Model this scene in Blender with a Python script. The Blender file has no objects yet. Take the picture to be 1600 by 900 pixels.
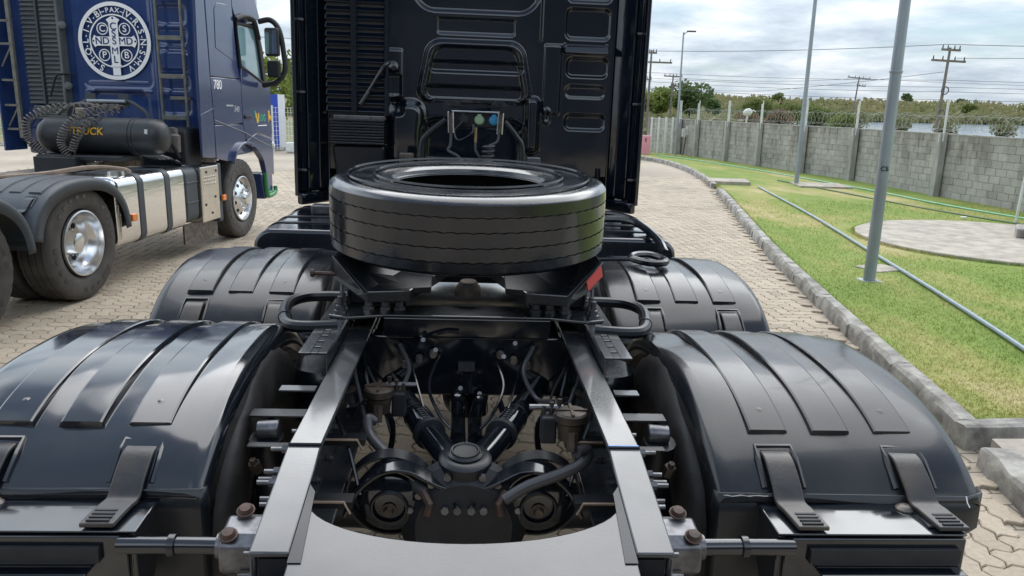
import bpy, bmesh, math, random
import numpy as np
from mathutils import Vector, Matrix
random.seed(7); rng = np.random.default_rng(7)
R = math.radians
scene = bpy.context.scene
col = scene.collection

# ---------------------------------------------------------------- camera
cam_d = bpy.data.cameras.new('camera'); cam = bpy.data.objects.new('camera', cam_d); col.objects.link(cam)
cam_d.sensor_fit = 'HORIZONTAL'; cam_d.sensor_width = 36.0; cam_d.lens = 1220.0/1600*36
cam_d.clip_start = 0.05; cam_d.clip_end = 6000
cr = Vector((0.99833021, -0.05337528, 0.02208791)); cu = Vector((-0.00927913, 0.22922891, 0.97332831)); cf = Vector((0.05701485, 0.97190801, -0.22835087))
cam.matrix_world = Matrix(((cr.x, cu.x, -cf.x, 0), (cr.y, cu.y, -cf.y, 0), (cr.z, cu.z, -cf.z, 1.75), (0, 0, 0, 1)))
scene.camera = cam

# ---------------------------------------------------------------- sky and sun
SUN_EL, SUN_AZ = R(56), R(16)          # azimuth measured from +Y towards +X
world = bpy.data.worlds.new('World'); scene.world = world; world.use_nodes = True
nt = world.node_tree; nt.nodes.clear()
def N(nt, t, **k):
    n = nt.nodes.new(t)
    for a, b in k.items(): setattr(n, a, b)
    return n
def ramp(nt, stops, fac=None):
    n = N(nt, 'ShaderNodeValToRGB'); e = n.color_ramp.elements
    while len(e) < len(stops): e.new(0.5)
    for el, (p, c) in zip(e, stops):
        el.position = p; el.color = (*c, 1) if len(c) == 3 else c
    if fac is not None: nt.links.new(fac, n.inputs['Fac'])
    return n
def g(v): return (v, v, v)
sky = N(nt, 'ShaderNodeTexSky', sky_type='NISHITA'); sky.sun_disc = False
sky.sun_elevation = SUN_EL; sky.sun_rotation = SUN_AZ; sky.air_density = 1.2; sky.dust_density = 0.4
geo = N(nt, 'ShaderNodeTexCoord'); sep = N(nt, 'ShaderNodeSeparateXYZ'); nt.links.new(geo.outputs['Generated'], sep.inputs[0])
mx = N(nt, 'ShaderNodeMath', operation='MAXIMUM'); nt.links.new(sep.outputs['Z'], mx.inputs[0]); mx.inputs[1].default_value = 0.0
ad = N(nt, 'ShaderNodeMath', operation='ADD'); nt.links.new(mx.outputs[0], ad.inputs[0]); ad.inputs[1].default_value = 0.16
inv = N(nt, 'ShaderNodeMath', operation='DIVIDE'); inv.inputs[0].default_value = 1.0; nt.links.new(ad.outputs[0], inv.inputs[1])
cmb = N(nt, 'ShaderNodeCombineXYZ')
for i, s in enumerate('XY'):
    m = N(nt, 'ShaderNodeMath', operation='MULTIPLY'); nt.links.new(sep.outputs[s], m.inputs[0]); nt.links.new(inv.outputs[0], m.inputs[1]); nt.links.new(m.outputs[0], cmb.inputs[i])
n1 = N(nt, 'ShaderNodeTexNoise'); n1.inputs['Scale'].default_value = 1.05; n1.inputs['Detail'].default_value = 9; n1.inputs['Roughness'].default_value = 0.56; n1.inputs['Distortion'].default_value = 0.25
nt.links.new(cmb.outputs[0], n1.inputs['Vector'])
n2 = N(nt, 'ShaderNodeTexNoise'); n2.inputs['Scale'].default_value = 2.3; n2.inputs['Detail'].default_value = 8; n2.inputs['Roughness'].default_value = 0.6
mp = N(nt, 'ShaderNodeMapping'); mp.inputs['Location'].default_value = (3.1, 1.7, 0); nt.links.new(cmb.outputs[0], mp.inputs[0]); nt.links.new(mp.outputs[0], n2.inputs['Vector'])
# a broken cloud layer: closed towards the horizon, opening to blue overhead
thin = N(nt, 'ShaderNodeMapRange'); thin.inputs['From Min'].default_value = .50; thin.inputs['From Max'].default_value = .92; thin.inputs['To Min'].default_value = 0; thin.inputs['To Max'].default_value = .38; nt.links.new(mx.outputs[0], thin.inputs['Value'])
nsub = N(nt, 'ShaderNodeMath', operation='SUBTRACT'); nt.links.new(n1.outputs['Fac'], nsub.inputs[0]); nt.links.new(thin.outputs[0], nsub.inputs[1])
cover = ramp(nt, [(0.28, g(0.15)), (0.47, g(0.97))], nsub.outputs[0])
shade = ramp(nt, [(0.33, (4.8, 5.6, 6.6)), (0.50, (6.6, 7.4, 8.2)), (0.66, (9.0, 9.4, 9.8))], n2.outputs['Fac'])
mixc = N(nt, 'ShaderNodeMix', data_type='RGBA'); nt.links.new(cover.outputs['Color'], mixc.inputs['Factor'])
skyb = N(nt, 'ShaderNodeMix', data_type='RGBA', blend_type='ADD'); skyb.inputs['Factor'].default_value = 1
skt = N(nt, 'ShaderNodeMix', data_type='RGBA', blend_type='MULTIPLY'); skt.inputs['Factor'].default_value = 1; skt.inputs['B'].default_value = (.66, .76, .86, 1)
nt.links.new(sky.outputs[0], skt.inputs['A']); nt.links.new(skt.outputs['Result'], skyb.inputs['A']); skyb.inputs['B'].default_value = (0.35, 0.6, 0.95, 1)
zen = N(nt, 'ShaderNodeMath', operation='MULTIPLY_ADD'); nt.links.new(mx.outputs[0], zen.inputs[0]); zen.inputs[1].default_value = 2.6; zen.inputs[2].default_value = 0.90
lum = N(nt, 'ShaderNodeMix', data_type='RGBA', blend_type='MULTIPLY'); lum.inputs['Factor'].default_value = 1
nt.links.new(shade.outputs['Color'], lum.inputs['A']); nt.links.new(zen.outputs[0], lum.inputs['B'])
nt.links.new(skyb.outputs['Result'], mixc.inputs['A']); nt.links.new(lum.outputs['Result'], mixc.inputs['B'])
bg = N(nt, 'ShaderNodeBackground'); bg.inputs['Strength'].default_value = 0.1; nt.links.new(mixc.outputs['Result'], bg.inputs['Color'])
wo = N(nt, 'ShaderNodeOutputWorld'); nt.links.new(bg.outputs[0], wo.inputs[0])
sl = bpy.data.lights.new('sun', 'SUN'); sl.energy = 2.9; sl.angle = R(66); sl.color = (1, 0.97, 0.93)
sun = bpy.data.objects.new('sun', sl); col.objects.link(sun)
sd = Vector((math.sin(SUN_AZ)*math.cos(SUN_EL), math.cos(SUN_AZ)*math.cos(SUN_EL), math.sin(SUN_EL)))
sun.rotation_euler = sd.to_track_quat('Z', 'Y').to_euler(); sun.location = (0, 0, 30)
scene.view_settings.view_transform = 'Standard'; scene.view_settings.look = 'None'; scene.view_settings.gamma = 1.0
scene.view_settings.exposure = 0.12
scene.cycles.max_bounces = 6; scene.cycles.use_denoising = True; scene.cycles.sample_clamp_indirect = 6

# ---------------------------------------------------------------- materials
MATS = {}
def mat(name, c, rough=0.5, metal=0.0, var=0.0, vscale=4.0, c2=None, bump=0.0, bscale=60.0, rvar=0.0, rscale=6.0, coat=0.0, cior=1.5, spec=0.5, stretch=(1, 1, 1), detail=6, wave=0.0, wscale=5.0):
    m = bpy.data.materials.new(name); m.use_nodes = True; nt = m.node_tree; b = nt.nodes['Principled BSDF']
    b.inputs['Base Color'].default_value = (*c, 1); b.inputs['Roughness'].default_value = rough; b.inputs['Metallic'].default_value = metal
    b.inputs['Coat Weight'].default_value = coat; b.inputs['Coat Roughness'].default_value = 0.08; b.inputs['Coat IOR'].default_value = cior; b.inputs['Specular IOR Level'].default_value = spec
    tc = N(nt, 'ShaderNodeTexCoord'); mpn = N(nt, 'ShaderNodeMapping'); mpn.inputs['Scale'].default_value = stretch; nt.links.new(tc.outputs['Object'], mpn.inputs[0])
    vec = mpn.outputs[0]
    if c2 is not None or var > 0:
        if c2 is None: c2 = tuple(x*(1+var) for x in c); c = tuple(x*(1-var) for x in c)
        n = N(nt, 'ShaderNodeTexNoise'); n.inputs['Scale'].default_value = vscale; n.inputs['Detail'].default_value = detail; n.inputs['Roughness'].default_value = 0.6
        nt.links.new(vec, n.inputs['Vector']); r = ramp(nt, [(0.35, c), (0.65, c2)], n.outputs['Fac']); nt.links.new(r.outputs[0], b.inputs['Base Color'])
    if rvar > 0:
        n = N(nt, 'ShaderNodeTexNoise'); n.inputs['Scale'].default_value = rscale; n.inputs['Detail'].default_value = 5; nt.links.new(vec, n.inputs['Vector'])
        r = ramp(nt, [(0.3, g(max(0.02, rough-rvar))), (0.7, g(rough+rvar))], n.outputs['Fac']); nt.links.new(r.outputs[0], b.inputs['Roughness'])
    last = None
    for amt, sc, dist in ((bump, bscale, 0.01), (wave, wscale, 0.05)):
        if amt > 0:
            n = N(nt, 'ShaderNodeTexNoise'); n.inputs['Scale'].default_value = sc; n.inputs['Detail'].default_value = 4 if dist < .02 else 1; nt.links.new(vec, n.inputs['Vector'])
            bp = N(nt, 'ShaderNodeBump'); bp.inputs['Strength'].default_value = amt; bp.inputs['Distance'].default_value = dist; nt.links.new(n.outputs['Fac'], bp.inputs['Height'])
            if last: nt.links.new(last.outputs[0], bp.inputs['Normal'])
            nt.links.new(bp.outputs[0], b.inputs['Normal']); last = bp
    MATS[name] = m; return m
BLK = (0.004, 0.006, 0.010)
mat('black_gloss', BLK, 0.14, rvar=0.08, rscale=5, coat=0.8, cior=1.55, spec=.4, c2=(0.008, 0.010, 0.014), vscale=3, wave=0.10, wscale=6)
mat('black_satin', (0.005, 0.007, 0.011), 0.36, rvar=0.12, rscale=4, c2=(0.010, 0.012, 0.015), vscale=7, bump=0.04, bscale=220, wave=0.08, wscale=5)
mat('black_fender', (0.005, 0.007, 0.011), 0.24, rvar=0.12, rscale=3.3, coat=0.2, cior=1.45, spec=.36, c2=(0.020, 0.020, 0.020), vscale=4, detail=10, bump=0.03, bscale=260, wave=0.09, wscale=4)
mat('black_cab', (0.004, 0.007, 0.013), 0.10, coat=0.6, rvar=0.05, wave=0.05, wscale=6)
mat('black_frame', (0.010, 0.013, 0.017), 0.32, rvar=0.20, rscale=2.6, bump=0.05, bscale=160, wave=.10, wscale=3, coat=0.75, cior=1.6, c2=(0.03, 0.032, 0.036), vscale=6)
mat('dark_matte', (0.010, 0.012, 0.016), 0.6, var=0.3, vscale=20)
mat('rubber_black', (0.006, 0.008, 0.012), 0.20, spec=.5, coat=.4, var=0.3, vscale=16, bump=0.06, bscale=120, rvar=0.1)
mat('rubber_worn', (0.016, 0.015, 0.015), 0.55, c2=(0.036, 0.033, 0.031), vscale=9, bump=0.08, bscale=90, rvar=0.12, rscale=10)
mat('rubber_grey', (0.045, 0.042, 0.040), 0.7, c2=(0.085, 0.078, 0.070), vscale=7, bump=0.08, bscale=90)
mat('rubber_liner', (0.022, 0.023, 0.025), 0.6, var=.2, vscale=6)
mat('rubber_hose', (0.055, 0.055, 0.060), 0.36)
mat('strap_brown', (0.050, 0.040, 0.032), 0.36, c2=(0.014, 0.015, 0.018), vscale=7, bump=0.05, bscale=120)
mat('rust', (0.075, 0.036, 0.024), 0.6, c2=(0.03, 0.02, 0.018), vscale=30, bump=0.1)
mat('brass', (0.30, 0.22, 0.12), 0.4, metal=0.7, var=0.3, vscale=30)
mat('gold_dull', (0.10, 0.075, 0.055), 0.42, metal=0.5, c2=(0.04, 0.035, 0.033), vscale=25)
mat('steel', (0.55, 0.56, 0.58), 0.3, metal=1.0, var=0.15, vscale=20)
mat('zinc_dark', (0.14, 0.14, 0.15), 0.35, metal=0.8, var=0.3, vscale=30)
mat('grease', (0.16, 0.13, 0.10), 0.35, c2=(0.03, 0.03, 0.035), vscale=18)
mat('reflector_red', (0.55, 0.06, 0.06), 0.35, bump=0.1, bscale=300)
mat('reflector_white', (0.55, 0.56, 0.58), 0.35, bump=0.1, bscale=300)
mat('socket_green', (0.22, 0.33, 0.20), 0.5); mat('socket_blue', (0.03, 0.22, 0.42), 0.5)
mat('blue_paint', (0.018, 0.046, 0.155), 0.14, coat=0.6, c2=(0.030, 0.058, 0.165), vscale=3, rvar=0.04, wave=0.04)
mat('blue_side_skylit', (0.034, 0.052, 0.135), 0.16, coat=0.7, c2=(0.046, 0.064, 0.145), vscale=2, wave=0.03)  # lighter, greyer blue holds the side's sky reflection in the colour
mat('grey_plastic', (0.045, 0.056, 0.066), 0.5, var=0.15, vscale=5, bump=0.04, bscale=200)
mat('louvre_grey', (0.075, 0.088, 0.095), 0.6, c2=(0.13, 0.14, 0.135), vscale=6)
mat('ladder_grey', (0.10, 0.11, 0.10), 0.55, c2=(0.19, 0.18, 0.15), vscale=12)
mat('tank_black', (0.022, 0.025, 0.029), 0.45, var=0.2, vscale=6, bump=0.03, bscale=150)
mat('aluminium', (0.78, 0.78, 0.77), 0.16, metal=1.0, rvar=0.05, stretch=(1, 1, 8), wave=0.02)
mat('alu_dull', (0.62, 0.60, 0.55), 0.26, metal=1.0, rvar=0.08, var=0.1)
mat('chrome', (0.70, 0.71, 0.72), 0.22, metal=1.0)
mat('white_decal', (0.86, 0.87, 0.87), 0.5); mat('yellow_decal', (0.75, 0.42, 0.03), 0.5); mat('green_decal', (0.03, 0.40, 0.22), 0.5)
mat('silver_decal', (0.55, 0.56, 0.60), 0.3, metal=0.6)
mat('orange_lamp', (0.85, 0.22, 0.02), 0.25, coat=0.5)
mat('green_paint', (0.03, 0.22, 0.07), 0.4)
mat('coil_grey', (0.09, 0.085, 0.08), 0.5, c2=(0.17, 0.15, 0.13), vscale=20)
mat('tan_hose', (0.26, 0.19, 0.14), 0.6, var=0.2, vscale=14)
mat('rail_dusty', (0.30, 0.25, 0.20), 0.8, c2=(0.10, 0.08, 0.07), vscale=9)
m = mat('window_glass', (0.22, 0.36, 0.40), 0.04, coat=1.0)  # opaque pale teal stands for light seen through and off the pane
mat('mirror_glass', (0.45, 0.52, 0.55), 0.05, metal=0.9)
mat('galvanised', (0.30, 0.34, 0.37), 0.42, metal=0.35, var=0.12, vscale=5, stretch=(1, 1, .3))
mat('concrete_post', (0.42, 0.41, 0.38), 0.9, c2=(0.28, 0.27, 0.25), vscale=6, bump=0.15, stretch=(1, 1, .4))
mat('white_post', (0.66, 0.66, 0.63), 0.7, var=0.08, vscale=8)
mat('wood_pole', (0.15, 0.125, 0.11), 0.9, c2=(0.24, 0.21, 0.19), vscale=3)
mat('wire_dark', (0.12, 0.13, 0.15), 0.7); mat('wire_steel', (0.42, 0.43, 0.42), 0.45, metal=0.6)
mat('iron_dark', (0.06, 0.055, 0.055), 0.7)
mat('pink_paint', (0.72, 0.30, 0.36), 0.6, var=0.06); mat('pale_box', (0.62, 0.63, 0.60), 0.6)
mat('sign_blue', (0.025, 0.07, 0.42), 0.4, var=0.06); mat('sign_white', (0.72, 0.75, 0.80), 0.5)
mat('hose_grey', (0.26, 0.33, 0.36), 0.5, var=0.1, vscale=9); mat('hose_green', (0.22, 0.50, 0.30), 0.5, var=0.12); mat('hose_dark', (0.10, 0.15, 0.09), 0.6)
mat('slab', (0.46, 0.41, 0.335), 0.9, c2=(0.28, 0.25, 0.21), vscale=5, bump=0.2, bscale=50)
mat('litter', (0.75, 0.74, 0.70), 0.8)
mat('cladding', (0.055, 0.065, 0.085), 0.7, var=.15, vscale=.6); mat('shutter', (0.10, 0.11, 0.13), 0.7, var=.1)
mat('mark_blue', (0.16, 0.30, 0.62), .6)
mat('bark', (0.12, 0.09, 0.06), 0.9, var=0.2)

def leaf_mat(name, a, b, sc=0.8):
    m = mat(name, a, 0.6, c2=b, vscale=sc, spec=0.25); nt = m.node_tree; b_ = nt.nodes['Principled BSDF']; tr = N(nt, 'ShaderNodeBsdfTranslucent'); ms = N(nt, 'ShaderNodeMixShader'); ms.inputs[0].default_value = .4
    nt.links.new(b_.inputs['Base Color'].links[0].from_socket, tr.inputs['Color']); nt.links.new(b_.outputs[0], ms.inputs[1]); nt.links.new(tr.outputs[0], ms.inputs[2]); nt.links.new(ms.outputs[0], nt.nodes['Material Output'].inputs['Surface']); return m
leaf_mat('leaf_dark', (0.066, 0.105, 0.034), (0.130, 0.185, 0.062), .9)
leaf_mat('leaf_mid', (0.10, 0.135, 0.034), (0.185, 0.215, 0.065), .7)
leaf_mat('leaf_light', (0.14, 0.19, 0.036), (0.235, 0.275, 0.075), .7)
leaf_mat('leaf_scrub', (0.155, 0.175, 0.072), (0.27, 0.245, 0.13), .05)  # muted, lightened tone carries distance haze in the colour
leaf_mat('leaf_brown', (0.16, 0.115, 0.060), (0.24, 0.17, 0.085), .6)

# ---------------------------------------------------------------- mesh helpers
class MB:
    def __init__(s): s.v = []; s.f = []
    def add(s, vs, fs, M=None):
        o = len(s.v)
        for p in vs: s.v.append(tuple(M @ Vector(p)) if M else tuple(p))
        for q in fs: s.f.append(tuple(i+o for i in q))
        return s
    def box(s, x0, x1, y0, y1, z0, z1, M=None):
        return s.add([(x0, y0, z0), (x1, y0, z0), (x1, y1, z0), (x0, y1, z0), (x0, y0, z1), (x1, y0, z1), (x1, y1, z1), (x0, y1, z1)],
                     [(0, 3, 2, 1), (4, 5, 6, 7), (0, 1, 5, 4), (1, 2, 6, 5), (2, 3, 7, 6), (3, 0, 4, 7)], M)
    def prism(s, poly, lo, hi, plane='xy', M=None):
        if lo > hi: lo, hi = hi, lo
        n = len(poly); area = sum(poly[i][0]*poly[(i+1) % n][1]-poly[(i+1) % n][0]*poly[i][1] for i in range(n))
        if area < 0: poly = poly[::-1]
        def P(a, b, h): return {'xy': (a, b, h), 'xz': (a, h, b), 'yz': (h, a, b)}[plane]
        vs = [P(a, b, lo) for a, b in poly]+[P(a, b, hi) for a, b in poly]
        fs = [tuple(range(n))[::-1], tuple(range(n, 2*n))]+[(i, (i+1) % n, n+(i+1) % n, n+i) for i in range(n)]
        if plane == 'xz': fs = [q[::-1] for q in fs]
        return s.add(vs, fs, M)
    def lathe(s, prof, o, axis, n=32, closed=False, fn=None):
        o = Vector(o); a = Vector(axis).normalized(); b = a.orthogonal().normalized(); c = a.cross(b)
        vs = []; k = len(prof)
        for i in range(n):
            t = 2*math.pi*i/n; d = b*math.cos(t)+c*math.sin(t)
            for j, (r, h) in enumerate(prof):
                if fn: r, h = fn(i, j, r, h)
                vs.append(tuple(o+d*r+a*h))
        fs = []
        for i in range(n):
            i2 = (i+1) % n
            for j in range(k if closed else k-1):
                j2 = (j+1) % k; fs.append((i*k+j, i2*k+j, i2*k+j2, i*k+j2))
        return s.add(vs, fs)
    def cyl(s, p0, p1, r, r2=None, n=14):
        p0 = Vector(p0); p1 = Vector(p1); a = p1-p0; L = a.length; r2 = r if r2 is None else r2
        return s.lathe([(0.0001, 0), (r, 0), (r2, L), (0.0001, L)], p0, a, n)
    def tube(s, pts, r, n=8, closed=False):
        P = [Vector(p) for p in pts]; m = len(P); rs = r if isinstance(r, (list, tuple)) else [r]*m
        T = []
        for i in range(m):
            a = P[(i-1) % m] if (closed or i > 0) else P[i]; b = P[(i+1) % m] if (closed or i < m-1) else P[i]
            T.append((b-a).normalized())
        nrm = T[0].orthogonal().normalized(); vs = []
        for i in range(m):
            nrm = (nrm-T[i]*nrm.dot(T[i])); nrm = nrm.normalized() if nrm.length > 1e-6 else T[i].orthogonal().normalized()
            bi = T[i].cross(nrm)
            for k in range(n):
                t = 2*math.pi*k/n; vs.append(tuple(P[i]+(nrm*math.cos(t)+bi*math.sin(t))*rs[i]))
        fs = []
        for i in range(m if closed else m-1):
            i2 = (i+1) % m
            for k in range(n): fs.append((i*n+k, i*n+(k+1) % n, i2*n+(k+1) % n, i2*n+k))
        if not closed: fs += [tuple(range(n))[::-1], tuple(range((m-1)*n, m*n))]
        return s.add(vs, fs)
    def ribbon(s, path, w, th, wdir):
        """flat strap following path, width w along wdir, thickness th"""
        P = [Vector(p) for p in path]; W = Vector(wdir).normalized(); m = len(P); vs = []
        for i in range(m):
            t = (P[min(i+1, m-1)]-P[max(i-1, 0)]).normalized(); nn = W.cross(t).normalized()
            for a, b in ((-1, -1), (1, -1), (1, 1), (-1, 1)): vs.append(tuple(P[i]+W*(a*w/2)+nn*(b*th/2)))
        fs = [(0, 1, 2, 3), tuple((m-1)*4+k for k in (3, 2, 1, 0))]
        for i in range(m-1):
            for k in range(4): fs.append((i*4+k, (i+1)*4+k, (i+1)*4+(k+1) % 4, i*4+(k+1) % 4))
        return s.add(vs, fs)
    def grid(s, fn, us, vs_):
        nu, nv = len(us), len(vs_)
        return s.add([fn(u, v) for u in us for v in vs_], [(i*nv+j, (i+1)*nv+j, (i+1)*nv+j+1, i*nv+j+1) for i in range(nu-1) for j in range(nv-1)])
    def hexbolt(s, p, d, r=.012, L=.014, sh=.0):
        p = Vector(p); d = Vector(d).normalized()
        s.cyl(p, p+d*L, r, n=6)
        if sh: s.cyl(p+d*L, p+d*(L+sh), r*.55, n=8)
        return s
    def build(s, name, m, parent=None, smooth=35, bevel=0.0, M=None, solid=0.0, fixn=True):
        me = bpy.data.meshes.new(name); me.from_pydata(s.v, [], s.f); me.validate()
        if fixn:
            bm = bmesh.new(); bm.from_mesh(me); bmesh.ops.recalc_face_normals(bm, faces=bm.faces); bm.to_mesh(me); bm.free()
        return link(name, me, m, parent, smooth, bevel, M, solid)
def link(name, me, m, parent=None, smooth=35, bevel=0.0, M=None, solid=0.0):
    me.materials.append(MATS[m] if isinstance(m, str) else m)
    if smooth:
        me.shade_smooth(); me.set_sharp_from_angle(angle=R(smooth))
    o = bpy.data.objects.new(name, me); col.objects.link(o)
    if parent is not None: o.parent = parent
    if M is not None: o.matrix_local = M
    if solid:
        q = o.modifiers.new('thick', 'SOLIDIFY'); q.thickness = solid; q.offset = -1
    if bevel:
        q = o.modifiers.new('edge', 'BEVEL'); q.width = bevel; q.segments = 2; q.limit_method = 'ANGLE'; q.angle_limit = R(40)
    return o
def thing(name, label, cat, loc=(0, 0, 0), rotz=0, group=None):
    o = bpy.data.objects.new(name, None); col.objects.link(o); o.location = loc; o.rotation_euler = (0, 0, rotz)
    o.empty_display_size = 0.2
    return tag(o, label, cat, group)
def tag(o, label=None, cat=None, group=None, kind=None):
    if label: o['label'] = label
    if cat: o['category'] = cat
    if group: o['group'] = group
    if kind: o['kind'] = kind
    return o
def spl(pts, k=6, closed=False):
    P = [Vector(p) for p in pts]; n = len(P); out = []
    rng_ = range(n) if closed else range(n-1)
    for i in rng_:
        p0 = P[(i-1) % n] if (closed or i > 0) else P[i]*2-P[i+1]; p1 = P[i]; p2 = P[(i+1) % n]
        p3 = P[(i+2) % n] if (closed or i < n-2) else P[i+1]*2-P[i]
        for j in range(k):
            t = j/k; out.append(0.5*((2*p1)+(p2-p0)*t+(2*p0-5*p1+4*p2-p3)*t*t+(3*p1-p0-3*p2+p3)*t**3))
    if not closed: out.append(P[-1])
    return out
def helix(path, r, turns, k=14):
    P = spl(path, 12); n = turns*k; out = []; m = len(P)-1
    for i in range(n+1):
        t = i/n*m; a = min(int(t), m-1); p = P[a].lerp(P[a+1], t-a); d = (P[a+1]-P[a]).normalized()
        u = d.cross(Vector((0.2, 1, 0.1))).normalized(); v = d.cross(u); th = 2*math.pi*i/k
        out.append(p+u*math.cos(th)*r+v*math.sin(th)*r)
    return out
def text_mesh(body, size, depth=.002, align='CENTER', shear=0):
    cu_ = bpy.data.curves.new('t', 'FONT'); cu_.body = body; cu_.size = size; cu_.extrude = depth; cu_.align_x = align; cu_.align_y = 'CENTER'; cu_.shear = shear; cu_.offset = 0 if 'M' in body else size*0.010
    o = bpy.data.objects.new('t', cu_); col.objects.link(o); dg = bpy.context.evaluated_depsgraph_get()
    me = bpy.data.meshes.new_from_object(o.evaluated_get(dg)); bpy.data.objects.remove(o); bpy.data.curves.remove(cu_)
    vs = [tuple(v.co) for v in me.vertices]; fs = [tuple(p.vertices) for p in me.polygons]; bpy.data.meshes.remove(me)
    return vs, fs
def add_text(mb, body, size, M, **k):
    vs, fs = text_mesh(body, size, **k); mb.add(vs, fs, M)

# ================================================================ SETTING
def ground_mats():
    # far paving: brick pattern + stains
    m = bpy.data.materials.new('paving_far'); m.use_nodes = True; nt = m.node_tree; b = nt.nodes['Principled BSDF']; b.inputs['Roughness'].default_value = .85
    tc = N(nt, 'ShaderNodeTexCoord'); br = N(nt, 'ShaderNodeTexBrick'); br.inputs['Scale'].default_value = 1.0
    br.inputs['Brick Width'].default_value = .22; br.inputs['Row Height'].default_value = .11; br.inputs['Mortar Size'].default_value = .006
    br.inputs['Color1'].default_value = (.42, .355, .275, 1); br.inputs['Color2'].default_value = (.365, .31, .24, 1); br.inputs['Mortar'].default_value = (.12, .105, .085, 1)
    nt.links.new(tc.outputs['Object'], br.inputs['Vector'])
    n = N(nt, 'ShaderNodeTexNoise'); n.inputs['Scale'].default_value = .35; n.inputs['Detail'].default_value = 7; nt.links.new(tc.outputs['Object'], n.inputs['Vector'])
    r = ramp(nt, [(.35, g(.80)), (.62, g(1.12))], n.outputs['Fac'])
    mx = N(nt, 'ShaderNodeMix', data_type='RGBA', blend_type='MULTIPLY'); mx.inputs['Factor'].default_value = 1
    nt.links.new(br.outputs['Color'], mx.inputs['A']); nt.links.new(r.outputs[0], mx.inputs['B']); nt.links.new(mx.outputs['Result'], b.inputs['Base Color']); MATS['paving_far'] = m
    # single pavers
    def tile(name, ca, cb, stain=.35):
        m = bpy.data.materials.new(name); m.use_nodes = True; nt = m.node_tree; b = nt.nodes['Principled BSDF']; b.inputs['Roughness'].default_value = .85
        tc = N(nt, 'ShaderNodeTexCoord'); ge = N(nt, 'ShaderNodeNewGeometry'); oi = N(nt, 'ShaderNodeObjectInfo')
        s = N(nt, 'ShaderNodeMath', operation='ADD'); nt.links.new(ge.outputs['Random Per Island'], s.inputs[0]); nt.links.new(oi.outputs['Random'], s.inputs[1])
        fr = N(nt, 'ShaderNodeMath', operation='FRACT'); nt.links.new(s.outputs[0], fr.inputs[0])
        r0 = ramp(nt, [(0, ca), (.7, cb), (1, tuple(x*.82 for x in ca))], fr.outputs[0])
        n = N(nt, 'ShaderNodeTexNoise'); n.inputs['Scale'].default_value = stain; n.inputs['Detail'].default_value = 8; n.inputs['Roughness'].default_value = .65; nt.links.new(ge.outputs['Position'], n.inputs['Vector'])
        r = ramp(nt, [(.30, g(.66)), (.44, g(.95)), (.64, g(1.10))], n.outputs['Fac'])
        n3 = N(nt, 'ShaderNodeTexNoise'); n3.inputs['Scale'].default_value = 45; n3.inputs['Detail'].default_value = 4; nt.links.new(ge.outputs['Position'], n3.inputs['Vector'])
        r3 = ramp(nt, [(.3, g(.86)), (.7, g(1.1))], n3.outputs['Fac'])
        cur = r0.outputs[0]
        for q in (r, r3):
            mx = N(nt, 'ShaderNodeMix', data_type='RGBA', blend_type='MULTIPLY'); mx.inputs['Factor'].default_value = 1
            nt.links.new(cur, mx.inputs['A']); nt.links.new(q.outputs[0], mx.inputs['B']); cur = mx.outputs['Result']
        nt.links.new(cur, b.inputs['Base Color'])
        bp = N(nt, 'ShaderNodeBump'); bp.inputs['Strength'].default_value = .25; bp.inputs['Distance'].default_value = .004; nt.links.new(n3.outputs['Fac'], bp.inputs['Height']); nt.links.new(bp.outputs[0], b.inputs['Normal'])
        MATS[name] = m
    tile('paver', (.385, .318, .236), (.44, .367, .277))
    tile('paver_pale', (.52, .48, .40), (.56, .52, .45))
    tile('block', (.35, .335, .30), (.41, .39, .35), 1.3)
    # weathered concrete with vertical streaks
    for nm, a, c, sc, st in (('kerb_stone', (.15, .14, .125), (.44, .42, .37), 6, (1, 1, 1)),):
        mat(nm, a, .92, c2=c, vscale=sc, bump=.35, bscale=40, stretch=st, detail=9)
    # streaked block stain
    nt = MATS['block'].node_tree; b = nt.nodes['Principled BSDF']; src = b.inputs['Base Color'].links[0].from_socket
    ge = N(nt, 'ShaderNodeNewGeometry'); mp = N(nt, 'ShaderNodeMapping'); mp.inputs['Scale'].default_value = (3.2, 3.2, .8); nt.links.new(ge.outputs['Position'], mp.inputs[0])
    n = N(nt, 'ShaderNodeTexNoise'); n.inputs['Scale'].default_value = 1; n.inputs['Detail'].default_value = 7; n.inputs['Roughness'].default_value = .65; nt.links.new(mp.outputs[0], n.inputs['Vector'])
    sp = N(nt, 'ShaderNodeSeparateXYZ'); nt.links.new(ge.outputs['Position'], sp.inputs[0])
    ma = N(nt, 'ShaderNodeMath', operation='MULTIPLY_ADD'); nt.links.new(sp.outputs['Z'], ma.inputs[0]); ma.inputs[1].default_value = -.09; nt.links.new(n.outputs['Fac'], ma.inputs[2])
    r = ramp(nt, [(.28, g(.60)), (.46, g(1.06))], ma.outputs[0])
    mx = N(nt, 'ShaderNodeMix', data_type='RGBA', blend_type='MULTIPLY'); mx.inputs['Factor'].default_value = 1
    nt.links.new(src, mx.inputs['A']); nt.links.new(r.outputs[0], mx.inputs['B']); nt.links.new(mx.outputs['Result'], b.inputs['Base Color'])
    # lawn
    m = bpy.data.materials.new('lawn'); m.use_nodes = True; nt = m.node_tree; b = nt.nodes['Principled BSDF']; b.inputs['Roughness'].default_value = .9; b.inputs['Specular IOR Level'].default_value = .15
    ge = N(nt, 'ShaderNodeNewGeometry'); n = N(nt, 'ShaderNodeTexNoise'); n.inputs['Scale'].default_value = .55; n.inputs['Detail'].default_value = 8; n.inputs['Roughness'].default_value = .62
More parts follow.
